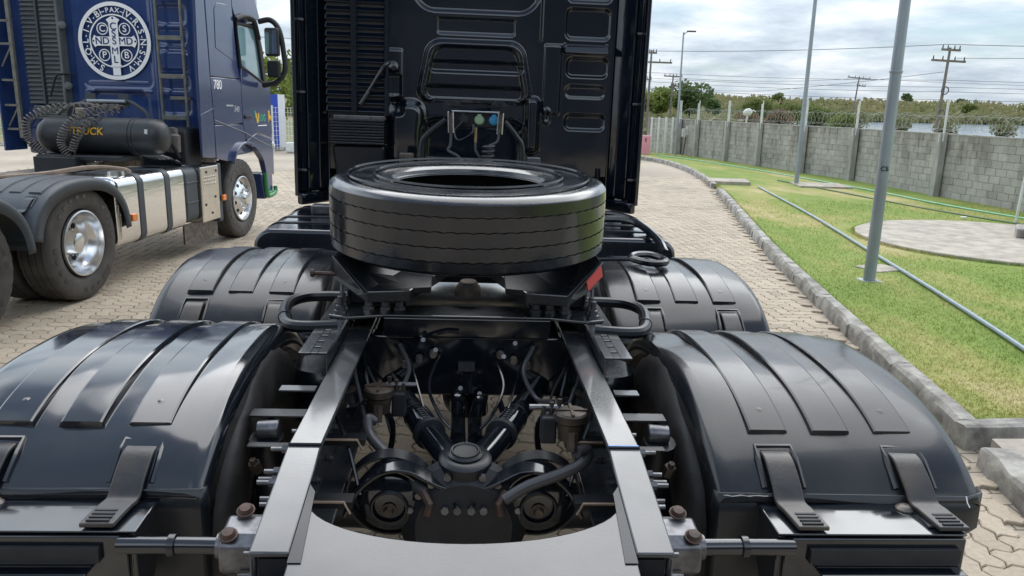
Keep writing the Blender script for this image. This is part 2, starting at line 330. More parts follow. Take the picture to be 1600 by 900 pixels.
    mp = N(nt, 'ShaderNodeMapping'); mp.inputs['Scale'].default_value = (1.2, .6, 1); nt.links.new(ge.outputs['Position'], mp.inputs[0]); nt.links.new(mp.outputs[0], n.inputs['Vector'])
    r = ramp(nt, [(.30, (.135, .205, .040)), (.47, (.195, .255, .062)), (.57, (.285, .285, .095)), (.68, (.43, .36, .19))], n.outputs['Fac'])
    n3 = N(nt, 'ShaderNodeTexNoise'); n3.inputs['Scale'].default_value = 28; n3.inputs['Detail'].default_value = 6; nt.links.new(ge.outputs['Position'], n3.inputs['Vector'])
    r3 = ramp(nt, [(.3, g(.80)), (.7, g(1.16))], n3.outputs['Fac'])
    mx = N(nt, 'ShaderNodeMix', data_type='RGBA', blend_type='MULTIPLY'); mx.inputs['Factor'].default_value = 1
    nt.links.new(r.outputs[0], mx.inputs['A']); nt.links.new(r3.outputs[0], mx.inputs['B']); nt.links.new(mx.outputs['Result'], b.inputs['Base Color'])
    MATS['lawn'] = m
    g2 = m.copy(); g2.name = 'grass_blade'; MATS['grass_blade'] = g2
    rr3 = [q for q in g2.node_tree.nodes if q.type == 'VALTORGB'][1]; rr3.color_ramp.elements[0].color = (1.0, 1.0, 1.0, 1); rr3.color_ramp.elements[1].color = (1.5, 1.5, 1.5, 1)
    nt = g2.node_tree; b_ = nt.nodes['Principled BSDF']; tr = N(nt, 'ShaderNodeBsdfTranslucent'); ms = N(nt, 'ShaderNodeMixShader'); ms.inputs[0].default_value = .5
    nt.links.new(b_.inputs['Base Color'].links[0].from_socket, tr.inputs['Color']); nt.links.new(b_.outputs[0], ms.inputs[1]); nt.links.new(tr.outputs[0], ms.inputs[2]); nt.links.new(ms.outputs[0], nt.nodes['Material Output'].inputs['Surface'])
    # hill
    m = bpy.data.materials.new('hill_soil'); m.use_nodes = True; nt = m.node_tree; b = nt.nodes['Principled BSDF']; b.inputs['Roughness'].default_value = .95
    ge = N(nt, 'ShaderNodeNewGeometry'); n = N(nt, 'ShaderNodeTexNoise'); n.inputs['Scale'].default_value = .03; n.inputs['Detail'].default_value = 7; nt.links.new(ge.outputs['Position'], n.inputs['Vector'])
    r = ramp(nt, [(.38, (.10, .115, .035)), (.52, (.17, .16, .06)), (.60, (.30, .185, .10)), (.70, (.38, .24, .15))], n.outputs['Fac']); nt.links.new(r.outputs[0], b.inputs['Base Color']); MATS['hill_soil'] = m
    mat('water', (.20, .27, .36), .12, wave=.0, bump=.25, bscale=3, spec=.8)
ground_mats()

# kerb base line (road side), metres
KB = [(1.9, .2), (2.30, 2.0), (2.54, 3.09), (2.66, 3.65), (3.14, 6.31), (3.71, 9.31), (4.34, 12.1), (5.13, 15.55), (5.46, 17.2), (5.88, 19.3), (6.28, 22.25), (6.40, 24.9), (6.15, 26.9), (5.55, 28.0), (4.3, 28.6), (2.0, 28.9), (-6, 28.6), (-26, 27.6)]
def kx(y):
    for (x0, y0), (x1, y1) in zip(KB[:13], KB[1:13]):
        if y0 <= y <= y1: return x0+(x1-x0)*(y-y0)/(y1-y0)
    return KB[0][0] if y < .2 else KB[12][0]

o = MB().box(-3000, 3000, -3000, 3000, -1.0, -.30).build('ground', 'hill_soil', smooth=0); tag(o, 'flat soil reaching to the horizon', kind='structure')
paving = MB().box(-60, 6.9, -40, 30, -.2, -.018).build('paving', 'paving_far', smooth=0); tag(paving, 'grey-beige interlocking paver yard', kind='structure')

U = .11; AMP = .013
def paver_mesh(w, h, name):
    pts = []
    def he(i, j, rev):
        e = [((i)*U, j*U), ((i+.25)*U, j*U+AMP), ((i+.75)*U, j*U-AMP), ((i+1)*U, j*U)]; return e[::-1] if rev else e
    def ve(i, j, rev):
        e = [(i*U, j*U), (i*U+AMP, (j+.25)*U), (i*U-AMP, (j+.75)*U), (i*U, (j+1)*U)]; return e[::-1] if rev else e
    for i in range(w): pts += he(i, 0, False)[:-1]
    for j in range(h): pts += ve(w, j, False)[:-1]
    for i in range(w)[::-1]: pts += he(i, h, True)[:-1]
    for j in range(h)[::-1]: pts += ve(0, j, True)[:-1]
    cx, cy = w*U/2, h*U/2
    def ring(d, z): return [((x-cx)*(1-d/cx), (y-cy)*(1-d/cy), z) for x, y in pts]
    n = len(pts); vs = ring(.0075, 0)+ring(.0028, -.005)+ring(.0025, -.026)
    fs = [tuple(range(n))]+[(k*n+(i+1) % n, k*n+i, (k+1)*n+i, (k+1)*n+(i+1) % n) for k in range(2) for i in range(n)]
    return vs, fs
PV = {0: paver_mesh(2, 1, 'h'), 1: paver_mesh(1, 2, 'v')}
PM = {}
for k, (vs, fs) in PV.items():
    me = bpy.data.meshes.new('paver'); me.from_pydata(vs, [], fs); me.materials.append(MATS['paver']); PM[k] = me
ang = R(.8); ca, sa = math.cos(ang), math.sin(ang)
spots = []
for j in range(5, 185):
    for i in range(-95, 66):
        res = (i-j) % 4
        if res == 0: c = ((i+1)*U, (j+.5)*U, 0)
        elif res == 2: c = ((i+.5)*U, j*U, 1)
        else: continue
        x, y = c[0]*ca-c[1]*sa, c[0]*sa+c[1]*ca
        if x > kx(y)-.06 or y < .6: continue
        if x < -3.2-y*.62: continue
        spots.append((x, y, c[2], random.uniform(-.0022, .0012), random.uniform(-.008, .008), random.uniform(-.008, .008)))
# the three hundred pavers that show largest: right-hand strip, through the frame, behind the left fenders
def shows(x, y):
    if 2.2 < x and 2.2 < y < 4.6: return True
    if -.55 < x < .55 and 3.2 < y < 5.0: return True
    if x < -2.2 and 4.0 < y < 7.0 and x > -.75*y: return True
    if 1.9 < x and 5.6 < y < 7.5: return True
    return False
vis = sorted([s for s in spots if shows(s[0], s[1])], key=lambda s: s[0]**2+s[1]**2)[:300]; visset = set(vis)
for x, y, k, dz, tx, ty in vis:
    o = bpy.data.objects.new('paver', PM[k]); col.objects.link(o); o.parent = paving; o.location = (x, y, dz); o.rotation_euler = (tx, ty, ang)
mb = MB()
for s in spots:
    if s in visset: continue
    x, y, k, dz, tx, ty = s; vs, fs = PV[k]; o = len(mb.v)
    mb.v += [(x+a*ca-b*sa, y+a*sa+b*ca, c+dz+a*tx+b*ty) for a, b, c in vs]; mb.f += [tuple(i+o for i in q) for q in fs]
me = bpy.data.meshes.new('paver_field'); me.from_pydata(mb.v, [], mb.f); o = link('paver_field', me, 'paver', paving, smooth=0); tag(o, kind='stuff')

# lawn
poly = [(x+.10, y) for x, y in KB[3:13]]; poly[0] = (2.80, 3.95)
poly += [(6.2, 28.0), (5.4, 33), (60, 33), (60, -12), (9, -12), (9, 3.95)]
lawn = MB().prism(poly, -.3, .05).build('lawn', 'lawn', smooth=0); tag(lawn, 'mown green lawn with dry yellow patches', kind='structure')
# grass blades standing on the lawn
def lawn_ok(x, y):
    return y > 4.0 and x > kx(y)+.14
P = []
while len(P) < 60000:
    y = 4.02+(rng.random()**1.6)*11; x = kx(y)+.13+rng.random()*(1.2+.62*y)
    if (x-7.35)**2+(y-10.25)**2 < 2.15**2: continue
    P.append((x, y))
for _ in range(5000):
    y = 4.0+rng.random()*14; P.append((kx(y)+.105+abs(rng.normal())*.03, y))
for _ in range(2600):
    a_ = rng.random()*6.283; r_ = 1.92+abs(rng.normal())*.035; P.append((7.4+math.cos(a_)*r_, 10.25+math.sin(a_)*r_))
for _ in range(1200): P.append((2.85+rng.random()*2.2, 3.93+abs(rng.normal())*.03))
P = np.array(P); n = len(P); th = rng.random(n)*6.283; hh = .010+.018*rng.random(n); hh[60000:] *= 2.1; wd = .0018+.002*rng.random(n)+P[:, 1]*.00025; ln = .05*(rng.random((n, 2))-.5)
V = np.zeros((n*3, 3)); V[0::3, 0] = P[:, 0]-np.cos(th)*wd; V[0::3, 1] = P[:, 1]-np.sin(th)*wd; V[1::3, 0] = P[:, 0]+np.cos(th)*wd; V[1::3, 1] = P[:, 1]+np.sin(th)*wd
V[2::3, :2] = P+ln; V[:, 2] = .045; V[2::3, 2] = .05+hh
me = bpy.data.meshes.new('grass'); me.from_pydata(V.tolist(), [], [(3*i, 3*i+1, 3*i+2) for i in range(n)]); o = link('grass', me, 'grass_blade', smooth=0); tag(o, 'short green grass blades growing on the lawn', 'grass', kind='stuff')

# sidewalk at the near right, paved with small pale slabs
walk = MB().prism([(2.42, 2.0), (2.78, 3.70), (8.9, 3.70), (8.9, 2.0)], -.2, .085).build('sidewalk', 'slab', smooth=0); tag(walk, 'pale paved sidewalk beside the lawn corner', kind='structure')
vs = [(-.064, -.064, 0), (.064, -.064, 0), (.064, .064, 0), (-.064, .064, 0), (-.069, -.069, -.006), (.069, -.069, -.006), (.069, .069, -.006), (-.069, .069, -.006), (-.069, -.069, -.03), (.069, -.069, -.03), (.069, .069, -.03), (-.069, .069, -.03)]
fs = [(0, 1, 2, 3)]+[(a+4*k, a+4*k+4, (a+1) % 4+4*k+4, (a+1) % 4+4*k) for k in range(2) for a in range(4)]
pale = bpy.data.meshes.new('pale_slab'); pale.from_pydata(vs, [], [q[::-1] if i else q for i, q in enumerate(fs)]); pale.materials.append(MATS['paver_pale'])
dx, dy = math.cos(R(-8)), math.sin(R(-8)); cnt = 0
for i in range(0, 14):
    for j in range(0, 12):
        x = 2.95+dx*i*.145-dy*j*.145; y = 2.1+dy*i*.145+dx*j*.145+.2
        if x < kx(y)+.26 or y > 3.62 or y < 2.3 or x > 4.2: continue
        o = bpy.data.objects.new('pale_slab', pale); col.objects.link(o); o.parent = walk; o.location = (x, y, .098+random.uniform(-.003, .003)); o.rotation_euler = (random.uniform(-.02, .02), random.uniform(-.02, .02), R(-8)+random.uniform(-.02, .02)); cnt += 1

# kerb stones
kerb = bpy.data.objects.new('kerb', None); col.objects.link(kerb); tag(kerb, 'weathered concrete kerb between pavers and lawn', kind='structure')
def stone(p, q, w0=.0, w1=.115, z1=.11, z0=-.15, nm='kerb_stone', par=None, gap=.008):
    p = Vector((*p, 0)); q = Vector((*q, 0)); d = (q-p); L = d.length; d.normalize(); nn = Vector((d.y, -d.x, 0)); mb = MB()
    k = max(3, int(L/.16)); prof = [(w0-.012, z0), (w0-.008, z1*.5), (w0+.004, z1-.022), (w0+.022, z1), (w1-.02, z1+.004), (w1, z1-.012), (w1, z0)]
    rnd = [random.uniform(-1, 1) for _ in range(200)]
    vs = []
    for i in range(k+1):
        t = gap+(L-2*gap)*i/k; e = .016 if i in (0, k) else 0
        for j, (a, z) in enumerate(prof):
            ch = .009*rnd[(i*7+j) % 200]*(1 if j in (1, 2, 3, 4) else .2)
            if rnd[(i*3+11) % 200] > .72 and j in (2, 3): ch -= .014
            vs.append(tuple(p+d*t+nn*(a+(ch if j < 4 else -ch))+Vector((0, 0, z+ch*.5-(e if j in (3, 4) else 0)))))
    m_ = len(prof); fs = [(i*m_+j, i*m_+j+1, (i+1)*m_+j+1, (i+1)*m_+j) for i in range(k) for j in range(m_-1)]+[tuple(range(m_)), tuple(range(k*m_, k*m_+m_))[::-1]]
    mb.add(vs, fs); return mb.build(nm, 'kerb_stone', par or kerb, smooth=25)
def along(path, step):
    out = [Vector(path[0])]; acc = 0
    for a, b in zip(path, path[1:]):
        a = Vector(a); b = Vector(b); L = (b-a).length; t = step-acc
        while t < L: out.append(a+(b-a)*(t/L)); t += step
        acc = (acc+L) % step
    return out
K1 = along([Vector(p) for p in KB[1:4]], .82)
for a, b in zip(K1, K1[1:]): stone(a, b, w1=.16, z1=.105)
K2 = along([tuple(p) for p in [(2.72, 3.92)]+[tuple(k) for k in KB[4:]]], 1.0)
for a, b in zip(K2, K2[1:]):
    if abs(a.y-16.9) < .5 and abs(b.y-17.9) < .6: continue
    stone(a, b, z1=.115)
stone((2.68, 3.84), (3.75, 3.86), w0=-.06, w1=.06, z1=.125); stone((3.76, 3.86), (4.8, 3.88), w0=-.06, w1=.06, z1=.125)

# slabs and the round concrete disc on the lawn
def slab_obj(cx, cy, sx, sy, h, rz, label, name='concrete_slab'):
    mb = MB(); pts = []
    for a, b in ((-1, -1), (0, -1.02), (1, -1), (1.01, 0), (1, 1), (0, .99), (-1, 1), (-.99, 0)): pts.append((a*sx/2+random.uniform(-.015, .015), b*sy/2+random.uniform(-.015, .015)))
    mb.prism(pts, 0, h); o = mb.build(name, 'slab', smooth=0, bevel=.012); o.location = (cx, cy, .04); o.rotation_euler = (0, 0, R(rz)); return tag(o, label, 'concrete slab')
slab_obj(6.15, 18.35, .95, .9, .09, -12, 'weathered flat concrete slab set in the gap of the kerb')
slab_obj(8.25, 18.0, 1.15, 1.0, .05, -8, 'flat grey concrete slab in the grass behind the second light pole')
slab_obj(4.62, 8.35, .42, .34, .025, 20, 'small flat paver lying in the grass beside the nearest light pole')
mb = MB(); pts = []
for i in range(72):
    t = 2*math.pi*i/72; r = 1.92*(1+random.uniform(-.006, .006)); pts.append((math.cos(t)*r, math.sin(t)*r))
mb.prism(pts, 0, .06); o = mb.build('concrete_disc', 'slab', smooth=0, bevel=.015); o.location = (7.4, 10.25, .03); tag(o, 'large round concrete cover lying in the lawn', 'concrete disc')
mb = MB().prism([(-.62, -.3), (.6, -.31), (.62, .3), (-.6, .29)], 0, .13); o = mb.build('concrete_block', 'kerb_stone', smooth=0, bevel=.02); o.location = (8.35, 10.35, .088); o.rotation_euler = (0, 0, R(-32)); tag(o, 'mossy rectangular concrete lid on top of the round cover', 'concrete block')

# ---------------- wall
WP = [(10.45, 8.0), (9.95, 19.7), (8.2, 30.0), (7.35, 32.2)]
wall = thing('block_wall', 'long grey weathered concrete block wall with posts behind the lawn', 'wall', (9.95, 19.7, 0))
Wi = Matrix.Translation((-9.95, -19.7, 0))
BL, BH, BT, WZ = .30, .146, .13, 9
me_b = {}
for nm, L in (('full', BL-.008), ('half', BL/2-.008)):
    bm = bmesh.new(); bmesh.ops.create_cube(bm, size=1); bmesh.ops.scale(bm, vec=(L, BT, BH-.007), verts=bm.verts); bmesh.ops.bevel(bm, geom=bm.edges[:], offset=.006, segments=1, affect='EDGES')
    me = bpy.data.meshes.new('block'); bm.to_mesh(me); bm.free(); me.materials.append(MATS['block']); me_b[nm] = me
core = MB(); blocks = []
for (x0, y0), (x1, y1) in zip(WP, WP[1:]):
    a = Vector((x0, y0, 0)); b = Vector((x1, y1, 0)); d = (b-a).normalized(); L = (b-a).length; az = math.atan2(d.y, d.x)
    core.box(0, L, -BT/2+.012, BT/2-.012, -.2, WZ*BH+.02, Matrix.Translation(a) @ Matrix.Rotation(az, 4, 'Z'))
    for c in range(WZ):
        t = 0 if c % 2 == 0 else -BL/2
        while t < L-.02:
            lo = max(t, 0); hi = min(t+BL, L); k = 'full' if hi-lo > BL*.8 else 'half'
            if hi-lo > .1: blocks.append((a+d*((lo+hi)/2)+Vector((0, 0, c*BH+BH/2+.03)), az, k))
            t += BL
core.build('mortar_core', 'concrete_post', wall, smooth=0, M=Wi)
order = sorted(range(len(blocks)), key=lambda i: (blocks[i][0].x-.0)**2+blocks[i][0].y**2 if blocks[i][0].y > 13.2 else 1e6+blocks[i][0].y*-1)
near = set(order[:300]); mb = MB()
for i, (c, az, k) in enumerate(blocks):
    jit = Vector((random.uniform(-.004, .004), random.uniform(-.004, .004), random.uniform(-.0015, .0015))); Mx = Matrix.Translation(c+jit) @ Matrix.Rotation(az+random.uniform(-.006, .006), 4, 'Z')
    if i in near:
        o = bpy.data.objects.new('block', me_b[k]); col.objects.link(o); o.parent = wall; o.matrix_local = Wi @ Mx
    else: mb.add([v.co for v in me_b[k].vertices], [tuple(p.vertices) for p in me_b[k].polygons], Mx)
o = mb.build('block_courses', 'block', wall, smooth=0, M=Wi, fixn=False); tag(o, kind='stuff')
mb = MB()
for (x0, y0), (x1, y1) in zip(WP, WP[1:]):
    a = Vector((x0, y0, 0)); b = Vector((x1, y1, 0)); d = (b-a).normalized()
    mb.box(0, (b-a).length, -BT/2-.008, BT/2+.008, WZ*BH+.022, WZ*BH+.05, Matrix.Translation(a) @ Matrix.Rotation(math.atan2(d.y, d.x), 4, 'Z'))
mb.build('coping', 'concrete_post', wall, smooth=0, M=Wi)
posts = [(10.17, 13.0), (10.03, 16.2), (9.88, 19.7), (9.5, 21.9), (9.12, 24.3), (8.78, 26.4), (8.38, 28.6), (8.1, 30.0), (10.28, 10.3)]
for i, (x, y) in enumerate(posts):
    x -= .09
    mb = MB().box(x-.075, x+.065, y-.085, y+.085, -.1, 1.375); mb.build('post', 'concrete_post', wall, smooth=0, bevel=.008, M=Wi)
    for dx_, h in ((-.03, 1.95+.1*(i % 2)), (.05, 2.05)):
        MB().box(x+dx_-.014, x+dx_+.014, y-.05+dx_*1.4, y-.022+dx_*1.4, 1.2, h).build('fence_rod', 'white_post', wall, smooth=0, M=Wi)
    MB().box(x-.1, x-.076, y-.05, y-.03, 1.18, 1.36).build('bracket', 'white_post', wall, smooth=0, M=Wi)
# razor wire along the wall top
rz = thing('razor_wire', 'coiled razor wire stretched along the top of the block wall', 'razor wire', (9.95, 19.7, 1.36))
path = [(x-.02, y, 1.58) for x, y in [(10.3, 11.0)]+WP[1:3]]
def straight(path, z, r, amp=.01):
    pts = []
    for a, b in zip(path, path[1:]):
        a = Vector(a); b = Vector(b)
        for i in range(24): p = a.lerp(b, i/24); pts.append((p.x, p.y, z+amp*math.sin(i*1.7)))
    return MB().tube(pts, r, 4)
pts = []
for a, b in zip(path, path[1:]):
    a = Vector(a); b = Vector(b); L = (b-a).length; d = (b-a)/L; s = d.cross(Vector((0, 0, 1))); k = int(L/.17)*14
    for i in range(k):
        th = 2*math.pi*i/14; rr = .17+.03*math.sin(i*.37)+random.uniform(-.012, .012); pts.append(a+d*(L*i/k)+s*math.cos(th)*rr*.9+Vector((0, 0, math.sin(th)*rr)))
MB().tube(pts, .0026, 4).build('coil', 'wire_steel', rz, smooth=60, M=Matrix.Translation((-9.95, -19.7, -1.36)))
for z in (1.45, 1.72): straight(path, z, .004).build('strand', 'wire_steel', rz, smooth=60, M=Matrix.Translation((-9.95, -19.7, -1.36)))
# white roof sheet just behind the wall at the right
o = MB().prism([(10.8, 10), (10.8, 15.0), (13.5, 15.3), (13.5, 10)], 1.36, 1.40).build('roof_sheet', 'white_post', smooth=0, M=None); tag(o, 'flat white sheet roof just behind the block wall at the frame edge', 'roof sheet')
for xx, yy in ((11, 10.3), (11, 14.8), (13.3, 10.3), (13.3, 15.0)): MB().box(xx-.04, xx+.04, yy-.04, yy+.04, -.3, 1.36).build('leg', 'white_post', o, smooth=0)

# ---------------- poles
def light_pole(x, y, h, r, label, heads, M='galvanised', seam=None):
    t = thing('light_pole', label, 'light pole', (x, y, .0), group='galvanised yard light poles')
    MB().tube([(0, 0, 0), (0, 0, h*.25), (0, 0, h*.6), (0, 0, h)], [r, r*.97, r*.82, r*.6], 20).build('shaft', M, t)
    MB().box(-r*1.7, r*1.7, -r*1.7, r*1.7, .02, .052).build('base_plate', M, t, smooth=0)
    if seam: MB().lathe([(r*.9, -.014), (r*1.06, -.01), (r*1.06, .01), (r*.9, .014)], (0, 0, seam), (0, 0, 1), 20).build('collar', M, t)
    for sx in heads:
        MB().tube(spl([(0, 0, h-.12), (sx*.06, 0, h-.03), (sx*.16, 0, h+.03)], 4), .018, 8).build('lamp_arm', M, t)
        MB().prism([(sx*.12, -.03), (sx*.20, -.075), (sx*.42, -.07), (sx*.46, 0), (sx*.42, .07), (sx*.20, .075), (sx*.12, .03)], h+.015, h+.06).build('lamp_head', 'iron_dark', t, bevel=.01)
    return t
p1 = light_pole(4.19, 7.75, 5.6, .059, 'nearest thick galvanised light pole with C5 marked on it', (1, -1), seam=2.15)
mb = MB()
for body, z in (('C5', 1.205),): add_text(mb, body, .065, Matrix.Translation((-.017, -.0545, z)) @ Matrix.Rotation(R(-17), 4, 'Z') @ Matrix.Rotation(R(90), 4, 'X'), depth=.004)
mb.build('marking', 'dark_matte', p1, smooth=0)
light_pole(7.78, 18.25, 6.2, .052, 'middle galvanised light pole standing in the lawn, beyond the nearest one', (1, -1), seam=None)
light_pole(7.66, 29.0, 4.42, .042, 'far galvanised light pole whose two lamp heads are in view', (1,))
t = tag(MB().tube([(9.0, 12.3, .0), (9.03, 12.31, .6), (9.1, 12.35, 1.25)], .022, 8).build('white_stake', 'white_post'), 'thin leaning white stake in the lawn at the frame edge', 'stake')

def utility_pole(x, y, h, label, arms, dead=None, lean=0.0):
    t = thing('utility_pole', label, 'utility pole', (x, y, -.3), group='wooden utility poles beyond the wall'); t.rotation_euler = (0, lean, 0)
    MB().tube([(0, 0, 0), (0, 0, h*.5), (0, 0, h)], [.085, .07, .05], 10).build('shaft', 'wood_pole', t)
    for z, L, q in arms:
        MB().box(-L/2+q, L/2+q, -.05, .05, z-.045, z+.045).build('crossarm', 'wood_pole', t, smooth=0)
        for u in (-.46, -.18, .18, .46): MB().cyl((u*L+q, 0, z+.04), (u*L+q, 0, z+.2), .032, .02, 8).build('insulator', 'iron_dark', t)
    for z, r in (dead or []): MB().tube([(.02+math.cos(a)*r, -.12, z+math.sin(a)*r) for a in np.linspace(0, 6.283, 19)[:-1]], .028, 5, closed=True).build('cable_loop', 'wire_dark', t)
    return t
utility_pole(21.1, 35, 4.95, 'tall wooden utility pole with two crossarms behind the block wall', [(4.85, .85, .05), (4.38, 1.55, .02)], [(3.1, .16), (2.1, .16)], .03)
utility_pole(10.1, 45, 5.2, 'wooden utility pole with wide crossarm beside the black cab', [(5.05, .6, 0), (4.55, 2.2, .1), (3.6, .8, -.3)], None, .01)
utility_pole(15.2, 60, 4.55, 'small utility pole with short crossarms behind the far light pole', [(4.4, 1.4, 0), (3.7, 1.0, .4), (3.1, .9, .3)], None, .02)
utility_pole(34.2, 70, 5.2, 'dark leaning utility pole with one crossarm over the scrub', [(5.05, 2.1, 0), (4.4, .8, .3)], None, .07)
def wire(pts, sag, label, r=.014):
    out = []
    for a, b in zip(pts, pts[1:]):
        a = Vector(a); b = Vector(b)
        for i in range(20):
            u = i/20; p = a.lerp(b, u); p.z -= sag*4*u*(1-u); out.append(p)
    out.append(Vector(pts[-1])); return tag(MB().tube(out, r, 4).build('power_line', 'wire_dark', smooth=0), label, 'power line', 'overhead power lines')
wire([(-20, 40, 4.9), (10.1, 45, 4.85), (21.1, 35, 4.78), (45, 32, 5.0)], .12, 'highest power line joining the two crossarm poles', .018)
wire([(21.6, 35, 4.2), (50, 33, 4.9)], .05, 'power line leaving the lower crossarm of the tall pole to the right', .014)
wire([(21.1, 35, 3.6), (15.5, 42, 2.75), (8, 44, 2.8)], .05, 'slanting stay wire below the crossarms of the tall pole', .012)
for i, (z, nm) in enumerate(((3.35, 'uppermost'), (3.05, 'second'), (2.85, 'third'), (2.5, 'lowest'))):
    wire([(-30, 58, z+.9), (10.2, 45.2, z+.35), (21.1, 35.1, z-.1), (60, 36, z+.2)], .10, nm+' of the four low cables strung along the scrub', .012)
wire([(15.2, 60, 4.0), (34.2, 70, 4.7), (90, 80, 5.0)], .25, 'power line running to the dark leaning pole', .018)

# ---------------- far end of the wall: gate, pink box, meter boxes, camera
def fence_panel(name, x0, y0, x1, y1, h, nposts, label, wires=9, m='white_post', cat='fence', vert=.0):
    t = thing(name, label, cat, (x0, y0, 0)); d = Vector((x1-x0, y1-y0, 0))
    for i in range(nposts+1):
        p = d*(i/nposts); MB().box(p.x-.03, p.x+.03, p.y-.03, p.y+.03, -.1, h+.05).build('post', m, t, smooth=0)
    for k in range(wires):
        z = .08+(h-.1)*k/(wires-1); MB().tube([(0, 0, z), tuple(d*.5+Vector((0, 0, z))), tuple(d+Vector((0, 0, z)))], .008, 4).build('bar', m, t, smooth=0)
    if vert:
        mb = MB()
        for i in range(int(d.length/vert)):
            p = d*(i*vert/d.length); mb.box(p.x-.006, p.x+.006, p.y-.006, p.y+.006, .08, h-.02)
        mb.build('mesh_wire', m, t, smooth=0)
    return t
fence_panel('mesh_gate', 6.85, 29.6, 7.75, 30.0, 1.38, 3, 'white wire gate beside the pink box at the lawn end', 8, vert=.18)
t = thing('barrier_box', 'pink barrier box with small dark marks beside the black cab', 'barrier box', (6.62, 29.4, 0))
MB().box(-.2, .14, -.12, .12, .03, .74).build('body', 'pink_paint', t, smooth=0, bevel=.02)
for z in (.55, .62): MB().cyl((-.03, -.118, z), (-.03, -.128, z), .03, n=10).build('mark', 'dark_matte', t)
MB().box(-.24, .18, -.15, .15, -.02, .03).build('plinth', 'slab', t, smooth=0)
t = thing('meter_boxes', 'pale electric meter boxes on a post by the wall end', 'meter box', (8.25, 29.55, 0))
MB().box(-.03, .03, 0, .06, 0, 1.3).build('post', 'iron_dark', t, smooth=0)
for x0, x1, z0, z1 in ((-.26, -.12, .72, 1.02), (-.10, .04, .78, 1.12), (.06, .22, .66, .94)): MB().box(x0, x1, -.09, .0, z0, z1).build('box', 'pale_box', t, smooth=0, bevel=.01)
MB().tube(spl([(-.1, -.05, .72), (-.12, -.04, .4), (-.18, -.05, 0)], 4), .02, 6).build('conduit', 'iron_dark', t)
t = thing('yard_lamp', 'white bent lamp head poking up behind the block wall', 'lamp', (9.35, 26.5, 0))
MB().tube([(0, 0, 0), (0, 0, 1.35), (.02, 0, 1.62)], .035, 8).build('stem', 'white_post', t)
MB().lathe([(.001, -.16), (.07, -.14), (.13, -.02), (.12, .08), (.05, .15), (.001, .17)], (.02, 0, 1.68), (1, 0, .25), 14).build('hood', 'white_post', t)
MB().tube(spl([(.15, 0, 1.74), (.24, 0, 1.74), (.30, 0, 1.69)], 4), .02, 6).build('spout', 'white_post', t)

# hoses on the lawn
tag(MB().tube(spl([(6.55, 17.4, .07), (5.75, 12.9, .075), (5.02, 9.4, .075), (4.58, 7.3, .075), (4.11, 5.28, .075), (3.7, 3.95, .09), (3.5, 3.0, .12)], 8), .019, 8).build('water_pipe', 'hose_grey'), 'pale grey pipe lying along the lawn past the nearest pole', 'pipe')
tag(MB().tube(spl([(6.9, 28.6, .07), (7.8, 25.9, .065), (8.45, 21.9, .065), (8.95, 17.3, .07), (9.1, 14.5, .07), (9.42, 12.7, .065), (9.6, 11.2, .065)], 8), .017, 6).build('garden_hose', 'hose_green'), 'thin bright green hose lying along the foot of the wall', 'hose')
tag(MB().tube(spl([(7.7, 19.2, .065), (8.0, 17.0, .065), (8.35, 14.2, .062), (8.75, 12.4, .062), (9.3, 10.9, .062)], 8), .016, 6).build('garden_hose', 'hose_dark'), 'dark green hose in the grass between wall and round cover', 'hose')
for i, (x, y, z, s, lab) in enumerate([(8.3, 12.6, .07, .06, 'white scrap lying in the grass near the round cover'), (3.02, 3.3, .11, .02, 'tiny white scrap on the sidewalk edge'), (2.62, 3.18, .006, .017, 'tiny pale scrap in the gutter by the sidewalk kerb'), (2.48, 2.75, .006, .015, 'second pale scrap on the pavers nearer the truck')]):
    mb = MB(); mb.prism([(-s, -s*.4), (s*.2, -s*.6), (s, -s*.1), (s*.8, s*.5), (-s*.6, s*.5)], 0, s*.35); o = mb.build('litter_scrap', 'litter', smooth=0); o.location = (x, y, z); o.rotation_euler = (0, 0, i*1.3); tag(o, lab, 'litter')

# ---------------- water, hill, scrub, trees
o = MB().prism([(13, 40), (52, 172), (420, 172), (420, 34), (60, 30)], -.28, -.20).build('water', 'water', smooth=0); tag(o, 'strip of lagoon water beyond the wall', kind='structure')
def hz(x, y):
    t = max(0, min(1, (y-168)/120)); t = t*t*(3-2*t)
    return -.25+t*(4.6+.9*math.sin(x*.017+1)+.5*math.sin(x*.041)+.3*math.sin(y*.03))
mb = MB(); mb.grid(lambda u, v: (u, v, hz(u, v)), list(np.linspace(-500, 900, 60)), list(np.linspace(166, 700, 40))); o = mb.build('hill', 'hill_soil', smooth=60); tag(o, 'low scrub-covered rise beyond the water', kind='structure')
def clump(cx, cy, cz, rx, rz_, n, s, out_v, out_f):
    for _ in range(n):
        while True:
            p = rng.random(3)*2-1
            if .25 < (p**2).sum() <= 1: break
        c = np.array([cx+p[0]*rx, cy+p[1]*rx, cz+p[2]*rz_]); a = rng.normal(size=3); a /= np.linalg.norm(a); b = np.cross(a, rng.normal(size=3)); b /= np.linalg.norm(b)
        q = s*(.6+.8*rng.random()); o = len(out_v)
        out_v += [tuple(c-a*q), tuple(c+b*q*.55), tuple(c+a*q), tuple(c-b*q*.55)]; out_f.append((o, o+1, o+2, o+3))
def leaf_obj(name, v, f, m, parent=None, M=None):
    me = bpy.data.meshes.new(name); me.from_pydata(v, [], f); return link(name, me, m, parent, smooth=0, M=M)
v, f = [], []
for i in range(1500):
    y = 172+rng.random()**1.5*190; x = (.18+rng.random()*.85)*y
    s = .9+rng.random()*1.5; clump(x, y, hz(x, y)+s*.5, s*1.9, s*.8, 22, .75, v, f)
